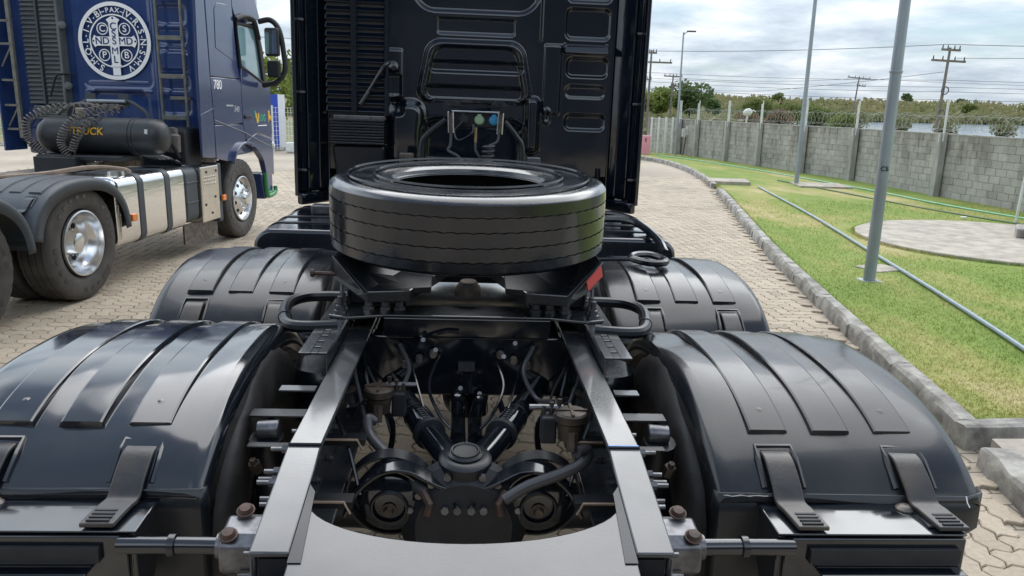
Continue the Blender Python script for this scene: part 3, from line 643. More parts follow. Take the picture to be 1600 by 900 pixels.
for i in range(240):
    y = 45+rng.random()*110; x = y*(.16+rng.random()*.17); s = .5+rng.random()*.9
    clump(x, y, s*.55-.2, s*1.6, s*.75, 46, .32, v, f)
o = leaf_obj('scrub', v, f, 'leaf_scrub'); tag(o, 'olive green scrub covering the far bank and rise', 'scrub', kind='stuff')
def tree(x, y, h, r, label, m, lobes=6, n=900, leaf=.22, name='tree', zb=-.25, trunk=.35, squash=.8):
    t = thing(name, label, 'tree' if name != 'bush' else 'bush', (x, y, zb)); v, f = [], []
    crown_c = h-r*squash
    for k in range(lobes):
        a = 6.283*k/lobes+rng.random(); d = r*.55*(rng.random()**.5) if k else 0; lr = r*(.45+.3*rng.random())
        zc = crown_c+(rng.random()-.45)*r*squash*.9
        clump(math.cos(a)*d, math.sin(a)*d, max(zc, lr*.5), lr, lr*squash, n//lobes, leaf, v, f)
    leaf_obj('crown', v, f, m, t)
    MB().tube([(0, 0, 0), (.03, .02, crown_c*.6), (.0, .04, crown_c+r*.1)], [trunk*.3, trunk*.22, trunk*.12], 7).build('trunk', 'bark', t)
    for k in range(3): MB().tube([(.02, .02, crown_c*.6), (math.cos(k*2.1)*r*.4, math.sin(k*2.1)*r*.4, crown_c+r*.15)], [trunk*.15, trunk*.06], 5).build('limb', 'bark', t)
    return t
tree(19.5, 70, 4.3, 1.75, 'large round dark green tree behind the far light pole', 'leaf_dark', 8, 2400, .16)
tree(22.9, 74, 3.1, 1.0, 'small dark tree just right of the large round tree', 'leaf_dark', 5, 900, .15)
tree(15.9, 66, 3.6, 1.5, 'light green tree between the two left utility poles', 'leaf_light', 7, 1800, .16)
tree(12.4, 58, 3.5, 1.5, 'yellow-green tree beside the edge of the black cab', 'leaf_light', 7, 1800, .15)
tree(23.6, 60, 2.4, 1.3, 'dry reddish brown bush in front of the dark trees', 'leaf_brown', 6, 1500, .13, name='bush')
tree(20.6, 58, 2.0, 1.2, 'low rust coloured bush above the wall end', 'leaf_brown', 6, 1200, .13, name='bush')
tree(28.5, 78, 3.3, 2.0, 'broad olive tree above the fourth wall panel', 'leaf_mid', 8, 2200, .17)
tree(33.0, 82, 2.9, 2.0, 'wide mid green bush left of the middle light pole', 'leaf_mid', 8, 2200, .17, name='bush')
tree(31.5, 66, 2.0, 1.3, 'low yellowish bush behind the razor wire', 'leaf_light', 6, 1300, .14, name='bush')
tree(39.0, 88, 2.8, 2.2, 'olive bush just right of the middle light pole', 'leaf_mid', 8, 1900, .18, name='bush')
tree(45.0, 92, 2.4, 2.1, 'scrubby bush below the dark leaning pole', 'leaf_scrub', 8, 1700, .18, name='bush')
tree(152, 205, 7.6, 5.2, 'dark green clump of bushes right of the tall utility pole', 'leaf_dark', 9, 1700, .55, name='bush')
tree(172, 215, 6.3, 4.6, 'mid green clump of bushes near the right frame edge', 'leaf_mid', 9, 1500, .55, name='bush')
tree(131, 205, 5.0, 3.0, 'small rounded bush left of the tall utility pole', 'leaf_mid', 6, 700, .45, name='bush')
tree(168, 300, 9.3, 2.2, 'lone spindly tree on the skyline left of the tall pole', 'leaf_dark', 4, 260, .6)
tree(196, 310, 9.0, 2.4, 'lone small tree on the skyline right of the tall pole', 'leaf_dark', 4, 260, .6)
tree(98, 250, 8.2, 3.2, 'rounded tree on the skyline near the middle light pole', 'leaf_mid', 6, 600, .5)
for i, (x, y) in enumerate([(34.5, 62), (39.5, 64), (46, 66)]):
    tree(x, y, 1.75-.1*i, 1.0+.15*i, ['reedy bush standing in the water left of the nearest pole', 'reedy bush standing in the water right of the nearest pole', 'reedy bush standing in the water at the right edge'][i], 'leaf_scrub', 6, 700, .13, name='bush')
# left background: trees, sign, mesh fence between the two trucks
tree(-9.0, 36, 4.2, 1.9, 'light green tree in the gap between the two trucks', 'leaf_light', 8, 3000, .12)
tree(-7.9, 40, 4.6, 1.7, 'darker tree behind the light green one in the gap', 'leaf_mid', 8, 2400, .13)
tree(-11.9, 38, 3.8, 2.0, 'broad tree hidden mostly by the blue cab', 'leaf_mid', 8, 2000, .13)
tree(-28, 44, 4.0, 2.4, 'distant tree at the far left edge behind the blue truck', 'leaf_mid', 8, 1600, .15)
t = thing('sign_panel', 'blue panel sign with white edge standing between the trucks', 'sign', (-6.95, 28.4, 0))
MB().box(-.75, .28, 0, .08, .12, 1.92).build('panel', 'sign_blue', t, smooth=0); MB().box(.285, .50, 0, .08, .12, 1.92).build('white_edge', 'sign_white', t, smooth=0)
for x in (-.6, .3): MB().box(x-.04, x+.04, .09, .15, 0, 1.9).build('leg', 'white_post', t, smooth=0)
fence_panel('mesh_fence', -9.5, 27.6, -4.9, 27.9, 1.5, 5, 'white wire mesh fence in front of the blue sign', 10, vert=.1)
tag(MB().box(-6.2, -5.8, 27.2, 27.5, 0, .35).build('pale_stone', 'white_post', smooth=0, bevel=.05), 'pale stone at the foot of the mesh fence', 'stone')
fence_panel('mesh_fence', -30, 27.2, -9.6, 27.6, 1.5, 12, 'long wire fence behind the blue truck', 6)

# ---------------- unseen depot behind the viewpoint, inferred from dark reflections, added to darken them
wb = thing('warehouse', 'unseen dark metal-clad depot building behind the viewpoint, added to darken reflections', 'building', (0, -17, 0))
MB().box(-34, 34, -14, 0, -.1, 8.5).build('wall', 'cladding', wb, smooth=0)
for k in range(-4, 5): MB().box(k*7-2.2, k*7+2.2, .002, .12, 0, 4.6).build('shutter', 'shutter', wb, smooth=0)
MB().box(-34.3, 34.3, -14.3, 1.6, 8.5, 8.9).build('roof', 'cladding', wb, smooth=0)

# ================================================================ shared truck parts
def tyre_profile(Ro, Ri, w, grooves=(), gd=.012, gw=.004):
    h = w/2; p = [(Ri, -h*.70), (Ri+.012, -h*.86), (Ri+.05, -h*.97), ((Ro+Ri)/2, -h*1.0), (Ro-.06, -h*.97), (Ro-.028, -h*.93), (Ro-.012, -h*.88), (Ro-.002, -h*.80)]
    for gx in grooves:
        p += [(Ro, gx-gw), (Ro-gd, gx-gw*.6), (Ro-gd, gx+gw*.6), (Ro, gx+gw)]
    p += [(Ro-.002, h*.80), (Ro-.012, h*.88), (Ro-.028, h*.93), (Ro-.06, h*.97), ((Ro+Ri)/2, h*1.0), (Ro*0+Ri+.05, h*.97), (Ri+.012, h*.86), (Ri, h*.70)]
    return p
def superarc(yc, zc, a, b, e, t0, t1, n):
    out = []
    for i in range(n):
        t = R(t0+(t1-t0)*i/(n-1)); c, s = math.cos(t), math.sin(t)
        out.append((yc-a*math.copysign(abs(c)**(2/e), c), zc+b*abs(s)**(2/e)))
    return out
def arc_frames(A):
    fr = []
    for i in range(len(A)):
        p = A[max(i-1, 0)]; q = A[min(i+1, len(A)-1)]; ty, tz = q[0]-p[0], q[1]-p[1]; L = math.hypot(ty, tz); fr.append((A[i][0], A[i][1], -tz/L, ty/L))
    return fr
def fender(root, x0, x1, yc, t0=35, t1=158, m='black_fender', zc=.53, b=.495, lip=.085, lipo=.07, ribs=True, strapm='strap_brown', dent=None, seed=0):
    """curved mudguard shell over one axle end; x0 is the inner edge"""
    sg = 1 if x1 > x0 else -1; e = 2.4; a = .71
    A = superarc(yc, zc, a, b, e, t0, t1, 44); fr = arc_frames(A)
    W = abs(x1-x0)
    prof = [(0, -lip), (0, -.035), (.006, -.016), (.02, -.004), (.045, 0)]+[(.045+(W-.09)*k/8, 0) for k in range(1, 8)]+[(W-.045, 0), (W-.02, -.004), (W-.006, -.016), (W, -.035), (W, -lipo)]
    rnd = random.Random(seed+int(yc*10)); ph = rnd.random()*6
    mb = MB(); vs = []; k = len(prof)
    for i, (y, z, ny, nz) in enumerate(fr):
        for u, h in prof:
            wob = .0035*math.sin(i*.31+ph+u*7)+.003*math.sin(u*16+ph*2+i*.1)
            if dent: wob -= .028*math.exp(-(((u-dent[0])/.05)**2+((i-dent[1])/2.6)**2))
            hh = h+(wob if h > -.01 else 0); vs.append((x0+sg*u, y+ny*hh, z+nz*hh))
    mb.add(vs, [(i*k+j, i*k+j+1, (i+1)*k+j+1, (i+1)*k+j) for i in range(len(fr)-1) for j in range(k-1)])
    sh = mb.build('fender', m, root, smooth=50, solid=.006)
    if ribs:
        Ar = superarc(yc, zc, a, b, e, 55, 55.6, 2)+superarc(yc, zc, a, b, e, 57.5, 138.5, 32)+superarc(yc, zc, a, b, e, 140.4, 141, 2); frr = arc_frames(Ar); c = len(frr)
        for u in (.17, .335, .50):
            mb = MB(); vs = []; ps = [(-.055, -.004), (-.049, .008), (-.044, .0105), (.044, .0105), (.049, .008), (.055, -.004)]
            for i, (y, z, ny, nz) in enumerate(frr):
                f_ = 0 if i in (0, c-1) else 1
                for du, h in ps:
                    hh = h if f_ else -.004; vs.append((x0+sg*(u+du), y+ny*hh, z+nz*hh))
            mb.add(vs, [(i*6+j, i*6+j+1, (i+1)*6+j+1, (i+1)*6+j) for i in range(c-1) for j in range(5)])
            mb.build('rib', m, sh, smooth=24)
            if u == .335: continue
            y, z, ny, nz = frr[4]; MB().lathe([(.0001, .0006), (.004, .0005), (.005, 0.0001), (.011, .0002), (.0115, -.002)], (x0+sg*u, y+ny*.0105, z+nz*.0105), (0, ny, nz), 14).build('dimple', m, sh)
    # straps with their recess rim and slotted foot
    tt = [50, 47, 43, 39, 35.5]
    Aq = [superarc(yc, zc, a, b, e, t, t+1, 2)[0] for t in tt]
    for u in (.17, .50):
        x = x0+sg*u
        path = [(x, Aq[0][0]+.004, Aq[0][1]-.006), (x, Aq[1][0]-.008, Aq[1][1]+.006), (x, Aq[2][0]-.012, Aq[2][1]+.008), (x, Aq[3][0]-.016, Aq[3][1]+.008), (x, Aq[4][0]-.022, Aq[4][1]+.006),
                (x+sg*.006, Aq[4][0]-.050, Aq[4][1]+.002), (x+sg*.010, Aq[4][0]-.085, Aq[4][1]+.0), (x+sg*.014, Aq[4][0]-.128, Aq[4][1]-.002)]
        st = MB().ribbon(spl(path, 5), .072, .011, (1, 0, 0)).build('strap', strapm, sh, smooth=40, bevel=.003)
        ex, ey, ez = path[-1]
        for q in range(4): MB().box(ex-.024, ex+.024, ey+.008+q*.014, ey+.0145+q*.014, ez+.002, ez+.0095).build('slot_dark', 'dark_matte', st, smooth=0)  # dark-coloured bars stand in for the shaded slots of the foot
        rim = [(x-.048, Aq[3][0]-.004, Aq[3][1]+.0), (x-.048, Aq[1][0]-.002, Aq[1][1]+.003), (x-.046, Aq[0][0]+.012, Aq[0][1]+.004), (x+.046, Aq[0][0]+.012, Aq[0][1]+.004), (x+.048, Aq[1][0]-.002, Aq[1][1]+.003), (x+.048, Aq[3][0]-.004, Aq[3][1])]
        MB().tube(rim, .007, 6).build('strap_rim', m, sh)
    return sh
def louvre_stack(root, x0, x1, y, z0, z1, n, m, mdark, div=True, wob=0):
    st = MB().box(x0+.01, x1-.01, y, y+.10, z0, z1).build('air_intake', mdark, root, smooth=0)
    xm = (x0+x1)/2-.01
    for i in range(n):
        z = z0+(z1-z0)*(i+.5)/n; h = (z1-z0)/n
        for a, b in ((x0, xm-.024), (xm+.024, x1)):
            mb = MB().prism([(y-.028, z-h*.30), (y-.024, z-h*.36), (y+.02, z+h*.30), (y+.012, z+h*.40)], a, b, 'yz'); mb.build('louvre', m, st, smooth=0, bevel=.002)
    if div: MB().box(xm-.02, xm+.02, y-.034, y+.01, z0, z1).build('divider', m, st, smooth=0, bevel=.004)
    MB().box(x1-.004, x1+.03, y-.035, y+.10, z0-.02, z1).build('side_cheek', m, st, smooth=0, bevel=.01)
    return st
def emboss_wall(feats, x0, x1, z0, z1, y, step=.0085):
    xs = np.arange(x0, x1+1e-6, step); zs = np.arange(z0, z1+1e-6, step); X, Z = np.meshgrid(xs, zs, indexing='ij'); D = np.zeros_like(X)
    for ft in feats:
        kind = ft[0]
        if kind == 'r':
            _, cx, cz, hw, hh, r, dep, ew = ft; qx = np.abs(X-cx)-(hw-r); qz = np.abs(Z-cz)-(hh-r)
        else:
            _, cx, cz, hw, hh, r, dep, ew, tap = ft; w = hw+(cz-Z)*tap; qx = np.abs(X-cx)-(w-r); qz = np.abs(Z-cz)-(hh-r)
        sd_ = np.hypot(np.maximum(qx, 0), np.maximum(qz, 0))+np.minimum(np.maximum(qx, qz), 0)-r
        t = np.clip(.5-sd_/ew, 0, 1); D += dep*(t*t*(3-2*t))
    D += .0022*np.sin(X*5.1+Z*2.3)+.0016*np.sin(Z*7.7-X*3.1)
    nx, nz = X.shape; V = np.stack([X, y-D, Z], -1).reshape(-1, 3)
    idx = np.arange(nx*nz).reshape(nx, nz); F = np.stack([idx[:-1, :-1], idx[1:, :-1], idx[1:, 1:], idx[:-1, 1:]], -1).reshape(-1, 4)
    mb = MB(); mb.v = V.tolist(); mb.f = F.tolist(); return mb

# ================================================================ BLACK TRUCK
T = thing('tractor_truck', 'black tractor truck in the foreground seen from behind, frame and mudguards bare', 'truck', (-.012, 0, 0))
T.rotation_euler = (0, R(.8), 0)      # the yard falls slightly to the right under it
G, S_, FR = 'black_gloss', 'black_satin', 'black_frame'
# ---- frame rails
for sg in (-1, 1):
    mb = MB()
    mb.prism([(7.4, .95), (1.735, .95), (1.385, .885), (1.385, .873), (1.735, .938), (7.4, .938)], sg*.343, sg*.422, 'yz')
    mb.prism([(7.4, .9375), (1.737, .9375), (1.389, .8725), (1.389, .67), (7.4, .67)], sg*.410, sg*.4215, 'yz')
    mb.box(min(sg*.343, sg*.42), max(sg*.343, sg*.42), 1.39, 7.4, .658, .6695)
    rail = mb.build('frame_rail', FR, T, smooth=20, bevel=.004)
    MB().tube([(sg*.343, 1.737, .9525), (sg*.42, 1.737, .9525)], .0035, 6).build('weld_seam', S_, rail)
    # tail cavity casting below the flange
    MB().cyl((sg*.365, 1.40, .80), (sg*.365, 1.37, .80), .022, n=12).build('tail_bolt', 'dark_matte', rail)
    MB().box(min(sg*.348, sg*.405), max(sg*.348, sg*.405), 1.395, 1.42, .68, .865).build('tail_web', 'dark_matte', rail, smooth=0)
    # outward studs along the web
    for q, (y, z, L) in enumerate([(1.47, .83, .03), (1.475, .775, .045), (1.52, .71, .045), (1.60, .87, .03), (1.625, .825, .055), (1.645, .86, .04), (1.665, .89, .05), (1.69, .905, .04), (1.72, .87, .06), (1.80, .91, .05), (1.93, .90, .03), (2.06, .90, .03)]):
        MB().hexbolt((sg*.422, y, z), (sg, 0, 0), .0105, L*.55, L*.55).build('bolt', 'zinc_dark', rail)
    # cast bracket with rusty bolts and the lamp-carrier tube
    br = MB().prism([(1.485, .775), (1.485, .835), (1.51, .852), (1.575, .86), (1.60, .83), (1.60, .76), (1.55, .72)], sg*.425, sg*.515, 'yz').build('tube_bracket', 'zinc_dark', T, smooth=25, bevel=.008)
    for y, z, x in ((1.502, .852, .495), (1.575, .868, .478)): MB().lathe([(.0001, .014), (.012, .013), (.017, .004), (.020, .003), (.020, 0)], (sg*x, y, z), (0, -.35, 1), 12).build('rusty_bolt', 'rust', br)
    tb = MB().tube([(sg*.51, 1.535, .808), (sg*.60, 1.54, .806), (sg*.74, 1.545, .803)], .019, 14).build('support_tube', G, T)
    MB().lathe([(.019, -.009), (.025, -.007), (.025, .007), (.019, .009)], (sg*.625, 1.541, .8055), (1, 0, 0), 14).build('clamp_ring', 'rubber_black', tb)
    MB().lathe([(.0195, -.012), (.028, -.01), (.028, .012), (.019, .014)], (sg*.518, 1.536, .808), (1, 0, 0), 14).build('collar', 'zinc_dark', tb)
    # lamp carrier box
    bx = MB()
    bx.prism([(1.548, .832), (1.725, .838), (1.725, .828), (1.556, .822)], sg*.705, sg*1.15, 'yz')
    bx.prism([(1.549, .8215), (1.562, .8215), (1.562, .60), (1.549, .60)], sg*.725, sg*1.148, 'yz')
    bx.prism([(1.5625, .8205), (1.72, .827), (1.72, .76), (1.60, .60), (1.5625, .60)], sg*.712, sg*.724, 'yz')
    bx.prism([(1.5625, .8205), (1.72, .827), (1.72, .76), (1.60, .60), (1.5625, .60)], sg*1.137, sg*1.148, 'yz')
    lb = bx.build('lamp_carrier', G, T, smooth=20, bevel=.004)
    MB().box(min(sg*.80, sg*1.14), max(sg*.80, sg*1.14), 1.512, 1.5485, .745, .752).build('shelf_edge', G, lb, smooth=0, bevel=.002)
    MB().box(min(sg*.78, sg*1.13), max(sg*.78, sg*1.13), 1.536, 1.548, .765, .80).build('lamp_recess', 'dark_matte', lb, smooth=0)
    MB().lathe([(.0001, .010), (.009, .010), (.016, .006), (.022, .001), (.022, -.002)], (sg*1.06, 1.66, .8375), (0, 0, 1), 14).build('rusty_bolt', 'grease', lb)
    MB().box(min(sg*1.07, sg*1.14), max(sg*1.07, sg*1.14), 1.575, 1.65, .8345, .8395).build('corner_plate', FR, lb, smooth=0)
    # lower rear skirt of the mudguard
    sk = [(.60, 1.705), (.615, 1.69), (1.23, 1.68), (1.278, 1.70), (1.29, 1.735)]
    mb = MB(); mb.grid(lambda u, v: (sg*(sk[u][0] if v > .76 or u < 3 else sk[u][0]-.035), sk[u][1]+(.858-v)*-.03, v), range(5), [.858, .80, .765, .74, .5, .25]); mb.build('rear_skirt', S_, T, smooth=40, solid=.006)
    # L brackets with slots
    lbk = MB()
    ys = [2.285+.0615*k for k in range(8)]
    lbk.box(min(sg*.424, sg*.452), max(sg*.424, sg*.452), 2.285, 3.6, .992, 1.0); lbk.box(min(sg*.475, sg*.512), max(sg*.475, sg*.512), 2.285, 3.6, .992, 1.0)
    for k, y in enumerate(ys): lbk.box(min(sg*.452, sg*.475), max(sg*.452, sg*.475), y, y+.047 if k < 7 else 3.6, .992, 1.0)
    lbk.prism([(2.285, .9915), (2.285, .93), (2.36, .78), (3.6, .78), (3.6, .9915)], sg*.4235, sg*.4315, 'yz')
    lk = lbk.build('mounting_angle', FR, T, smooth=0, bevel=.002)
    for y in (2.33, 2.42, 2.51, 2.6):
        MB().hexbolt((sg*.4315, y, .90), (sg, 0, 0), .010, .012, .01).build('bolt', 'zinc_dark', lk)
    # side step plates and spring hangers between rail and wheel
    MB().box(min(sg*.43, sg*.585), max(sg*.43, sg*.555), 2.0, 2.05, .908, .913).build('hanger_plate', S_, T, smooth=0)
    MB().box(min(sg*.43, sg*.565), max(sg*.43, sg*.53), 1.90, 1.925, .866, .870).build('hanger_plate', S_, T, smooth=0)
    MB().box(min(sg*.43, sg*.53), max(sg*.43, sg*.50), 2.11, 2.15, .94, .945).build('hanger_plate', FR, T, smooth=0)
    dm = MB().cyl((sg*.50, 1.99, .880), (sg*.56, 1.99, .876), .026, n=18).build('damper_bush', 'zinc_dark', T, bevel=.004)
    MB().hexbolt((sg*.54, 1.90, .80), (sg*.2, -.3, 1), .016, .03, .012).build('bolt', 'gold_dull', dm)
    MB().tube([(sg*.535, 1.98, .86), (sg*.53, 2.05, .55)], .045, 12).build('shock_absorber', S_, T)
    # handle loops
    hl = [(sg*.44, 2.575, 1.0), (sg*.56, 2.56, 1.0), (sg*.615, 2.60, 1.0), (sg*.655, 2.74, 1.0), (sg*.668, 2.88, 1.0), (sg*.63, 2.965, 1.0), (sg*.55, 2.99, 1.0), (sg*.44, 2.99, 1.0)]
    MB().tube(spl(hl, 6), .021, 10).build('grab_loop', S_, T)
    MB().lathe([(.021, -.006), (.0245, -.005), (.0245, .005), (.021, .006)], (sg*.64, 2.68, 1.0), (sg*.035, .14, 0), 12).build('grab_sleeve', S_, T)
# ---- end crossmember with the concave cut
arc = [(-.342, 1.60), (-.335, 1.555)]+[(.335*math.sin(R(t)), 1.418+.118*(1-math.cos(R(t*.98)))*1.15) for t in np.linspace(-80, 80, 25)]+[(.335, 1.555), (.342, 1.60)]
pl = MB()
tz = lambda y: .885+(y-1.385)*.186
oo = [(-.342, 1.325), (.342, 1.325)]+arc[::-1]; n = len(oo)
pl.add([(x, y, tz(y)-.004) for x, y in oo]+[(x, y, tz(y)-.014) for x, y in oo], [tuple(range(n)), tuple(range(n, 2*n))[::-1]]+[(i, n+i, n+(i+1) % n, (i+1) % n) for i in range(n)])
pl.box(-.342, .342, 1.326, 1.338, .58, tz(1.326)-.0145)
pl.build('end_crossmember', FR, T, smooth=20, bevel=.003)
MB().box(-.46, .46, 1.30, 1.3255, .58, .825).build('end_plate', S_, T, smooth=0, bevel=.003)
for sx in (-1, 1):
    q = [(sx*.342, 1.36), (sx*.342, 1.595), (sx*.327, 1.57), (sx*.316, 1.36)]
    MB().add([(x, y, tz(y)-.001) for x, y in q]+[(x, y, tz(y)-.0035) for x, y in q], [(0, 1, 2, 3), (7, 6, 5, 4), (0, 4, 5, 1), (1, 5, 6, 2), (2, 6, 7, 3), (3, 7, 4, 0)]).build('gusset', S_, T, smooth=0)
# ---- inner crossmembers and dark machinery
MB().box(-.41, .41, 2.72, 2.80, .70, .93).build('middle_crossmember', G, T, smooth=20, bevel=.01)
MB().box(-.41, .41, 3.45, 3.52, .66, .83).build('middle_crossmember', G, T, smooth=20, bevel=.01)
MB().box(-.41, .41, 4.5, 4.6, .66, .93).build('middle_crossmember', G, T, smooth=20, bevel=.01)
MB().lathe([(.0001, 0), (.07, .01), (.09, .06), (.10, .2), (.09, .45), (.07, .5), (.0001, .52)], (0, 2.86, .62), (0, 1, 0), 20).build('differential_housing', S_, T)
MB().box(-.03, .03, 2.705, 2.72, .80, .83).build('data_plate', 'zinc_dark', T, smooth=0)
# axle with banjo
for ya in (2.28, 3.65):
    ax = MB(); ax.lathe([(.07, -1.0), (.07, -.45), (.072, -.34), (.08, -.24), (.12, -.11), (.14, 0), (.12, .11), (.08, .24), (.072, .34), (.07, .45), (.07, 1.0)], (0, ya, .50), (1, 0, 0), 22); axo = ax.build('axle', S_, T)
    if ya < 3:
        MB().lathe([(.0001, -.06), (.14, -.055), (.185, -.01), (.19, .03)], (0, ya-.20, .56), (0, 1, 0), 26).build('banjo_cover', 'dark_matte', axo)
        for k in range(9):
            a = R(20+17.5*k); MB().hexbolt((math.cos(a)*.165, ya-.235, .56+math.sin(a)*.165), (0, -1, 0), .011, .014).build('bolt', 'zinc_dark', axo)
        for x in (-.055, -.02, .02, .055): MB().hexbolt((x, ya-.258, .625), (0, -1, .2), .012, .015).build('bolt', 'zinc_dark', axo)
        # arched saddle rim over the axle
        sad = [(-.34, 2.05, .60), (-.30, 2.05, .68), (-.235, 2.05, .735), (-.165, 2.05, .742), (-.11, 2.05, .715), (-.06, 2.05, .692), (.0, 2.05, .682), (.06, 2.05, .692), (.11, 2.05, .715), (.165, 2.05, .742), (.235, 2.05, .735), (.30, 2.05, .68), (.34, 2.05, .60)]
        MB().ribbon(spl(sad, 5), .05, .012, (0, 1, .25)).build('axle_saddle', G, axo, smooth=40, bevel=.003)
# V stay
hub = MB().lathe([(.0001, .105), (.045, .105), (.052, .100), (.052, .094), (.066, .092), (.078, .082), (.080, .02), (.074, .0), (.060, -.012), (.060, -.028), (.082, -.034), (.088, -.05), (.088, -.07), (.0001, -.07)], (0, 2.115, .665), (0, -.12, 1), 28).build('stay_hub', S_, T)
MB().lathe([(.034, 0), (.037, .004), (.041, .004), (.043, 0)], (0, 2.1025, .7693), (0, -.12, 1), 24).build('ring_groove', S_, hub)
for sg in (-1, 1):
    a0 = Vector((sg*.045, 2.155, .715)); a1 = Vector((sg*.115, 2.33, .722)); a2 = Vector((sg*.275, 2.74, .745))
    arm = MB().tube([a0, a1, a1.lerp(a2, .02), a1.lerp(a2, .3), a1.lerp(a2, .32), a2], [.042, .040, .046, .046, .039, .039], 16).build('stay_arm', G, T)
    MB().lathe([(.038, -.012), (.052, -.01), (.052, .012), (.038, .014)], a1, a2-a1, 18).build('clamp', 'dark_matte', arm)
    MB().lathe([(.037, -.006), (.0425, -.005), (.0425, .005), (.037, .006)], a1.lerp(a2, .33), a2-a1, 16).build('band', 'dark_matte', arm)
    for k in range(5):
        c = a1.lerp(a2, .07+k*.035); MB().tube([c+Vector((-.010*sg, 0, .0445)), c+Vector((.012*sg, -.006, .043))], .0022, 5).build('thread_mark', 'zinc_dark', arm)
    # propeller shaft pieces
    MB().cyl((sg*.03+.005, 2.42, .66), (sg*.035, 3.3, .60), .028, n=14).build('torque_rod', G, T)
    for dx_, dy_ in ((.095, 0.02), (.085, -.045)):
        MB().hexbolt((sg*dx_*1.0, 2.10+dy_, .625), (0, -.1, 1), .017, .02, .02).build('bolt', S_, hub)
    # spring brake chamber
    ch = MB().lathe([(.0001, .0), (.03, .002), (.07, .010), (.088, .022), (.090, .05), (.097, .054), (.097, .070), (.090, .074), (.086, .13), (.06, .16), (.0001, .165)], (sg*.213, 2.03, .625), (0, 1, .08), 30).build('brake_chamber', G, T)
    MB().lathe([(.0001, .012), (.012, .012), (.016, .0), (.022, 0), (.022, -.004)], (sg*.213, 2.024, .62), (0, -1, -.08), 14).build('release_bolt', 'gold_dull', ch)
    MB().lathe([(.046, -.004), (.052, -.004), (.056, .004)], (sg*.213, 2.03, .625), (0, 1, .08), 30).build('pressing_ring', S_, ch)
    MB().ribbon([(sg*.213+math.cos(R(t))*.098, 2.075, .63+math.sin(R(t))*.098) for t in np.linspace(30, 150, 14)], .05, .004, (0, 1, .08)).build('clamp_band', 'zinc_dark', ch, smooth=60)
    MB().lathe([(.124, -.02), (.130, -.02), (.130, .03), (.124, .03)], (sg*.213, 2.10, .635), (0, 1, .08), 30).build('dust_rim', S_, ch)
    # rusty-gold relay valve and grey rubber air hose to the chamber
    vx = -.274 if sg < 0 else .292; vy = 2.33 if sg < 0 else 2.03; vz = .845 if sg < 0 else .895
    va = MB().lathe([(.0001, .034), (.042, .032), (.047, .026), (.047, .006), (.040, .0), (.034, -.05), (.0001, -.05)], (vx, vy, vz), (0, 0, 1), 20).build('relay_valve', 'gold_dull', T, smooth=25)
    MB().box(vx-.004, vx+.004, vy-.044, vy+.044, vz+.031, vz+.037).build('cast_rib', 'gold_dull', va, smooth=0)
    MB().box(vx-.044, vx+.044, vy-.004, vy+.004, vz+.031, vz+.037).build('cast_rib', 'gold_dull', va, smooth=0)
    ix = -sg
    for k in range(3): MB().tube([(vx+ix*(.03+k*.022), vy+.03, vz+.01), (vx+ix*(.03+k*.022), vy+.03, vz+.055-.01*k)], .007, 8).build('fitting', 'gold_dull', va)
    MB().tube([(vx+ix*.02, vy+.03, vz+.03), (vx+ix*.115, vy+.035, vz+.028)], .008, 8).build('fitting_block', 'zinc_dark', va)
    MB().box(vx+ix*.06-.022, vx+ix*.06+.022, vy+.0, vy+.05, vz-.07, vz+.01).build('valve_body', 'dark_matte', va, smooth=0, bevel=.006)
    MB().cyl((vx-.002*sg, vy-.05, vz-.012), (vx-.002*sg, vy-.065, vz-.06), .016, n=6).build('hose_nut', 'gold_dull', va)
    hp = [(vx, vy-.066, vz-.055), (-.300, 2.26, .797), (-.288, 2.22, .762), (-.234, 2.16, .730), (-.162, 2.08, .694), (-.112, 2.03, .672)] if sg < 0 else [(vx+.01, vy-.07, vz-.06), (.335, 1.985, .83), (.325, 1.98, .795), (.265, 1.985, .757), (.178, 1.995, .715), (.112, 1.99, .675)]
    hs = MB().tube(spl(hp, 8), .0165, 12).build('air_hose', 'rubber_hose', T)
    MB().tube([(sg*.118, 2.03, .678), (sg*.098, 2.005, .65), (sg*.105, 2.0, .62)], .013, 8).build('hose_end', 'rust', hs)
    # cables and thin lines
    MB().tube(spl([(sg*.20, 2.66, .86), (sg*.16, 2.5, .80), (sg*.105, 2.32, .70), (sg*.09, 2.2, .63), (0.02*sg, 2.0, .645)], 6), .0045, 6).build('cable', 'rubber_black', T)
    MB().tube(spl([(sg*.33, 2.35, .82), (sg*.24, 2.34, .77), (sg*.25, 2.38, .62), (sg*.335, 2.3, .5)], 6), .010, 8).build('cable', 'rubber_black', T)
    # inner brackets on the rail web, air spring bellows, leaf of suspension
    for z, y in ((.80, 2.1), (.74, 1.85), (.665, 1.66)):
        MB().box(min(sg*.29, sg*.409), max(sg*.29, sg*.409), y, y+.05, z-.018, z).build('inner_bracket', S_, T, smooth=0)
        MB().tube([(sg*.40, y-.004, z+.002), (sg*.31, y-.004, z+.002), (sg*.295, y-.004, z-.03)], .004, 5).build('bracket_lip', 'tan_hose', T)
    MB().lathe([(.10, -.1), (.125, -.07), (.13, -.03), (.11, 0), (.13, .03), (.13, .07), (.11, .1), (.0001, .1)], (sg*.50, 2.66, .74), (0, 0, 1), 20).build('air_spring', 'rubber_black', T)
MB().tube(spl([(.115, 2.52, .76), (.14, 2.5, .68), (.12, 2.42, .64), (.08, 2.36, .665)], 6), .011, 8).build('cable', 'rubber_black', T)
MB().tube(spl([(.055, 2.32, .66), (.06, 2.22, .60), (.12, 2.13, .58), (.20, 2.06, .63)], 6), .010, 8).build('cable', 'rubber_black', T)
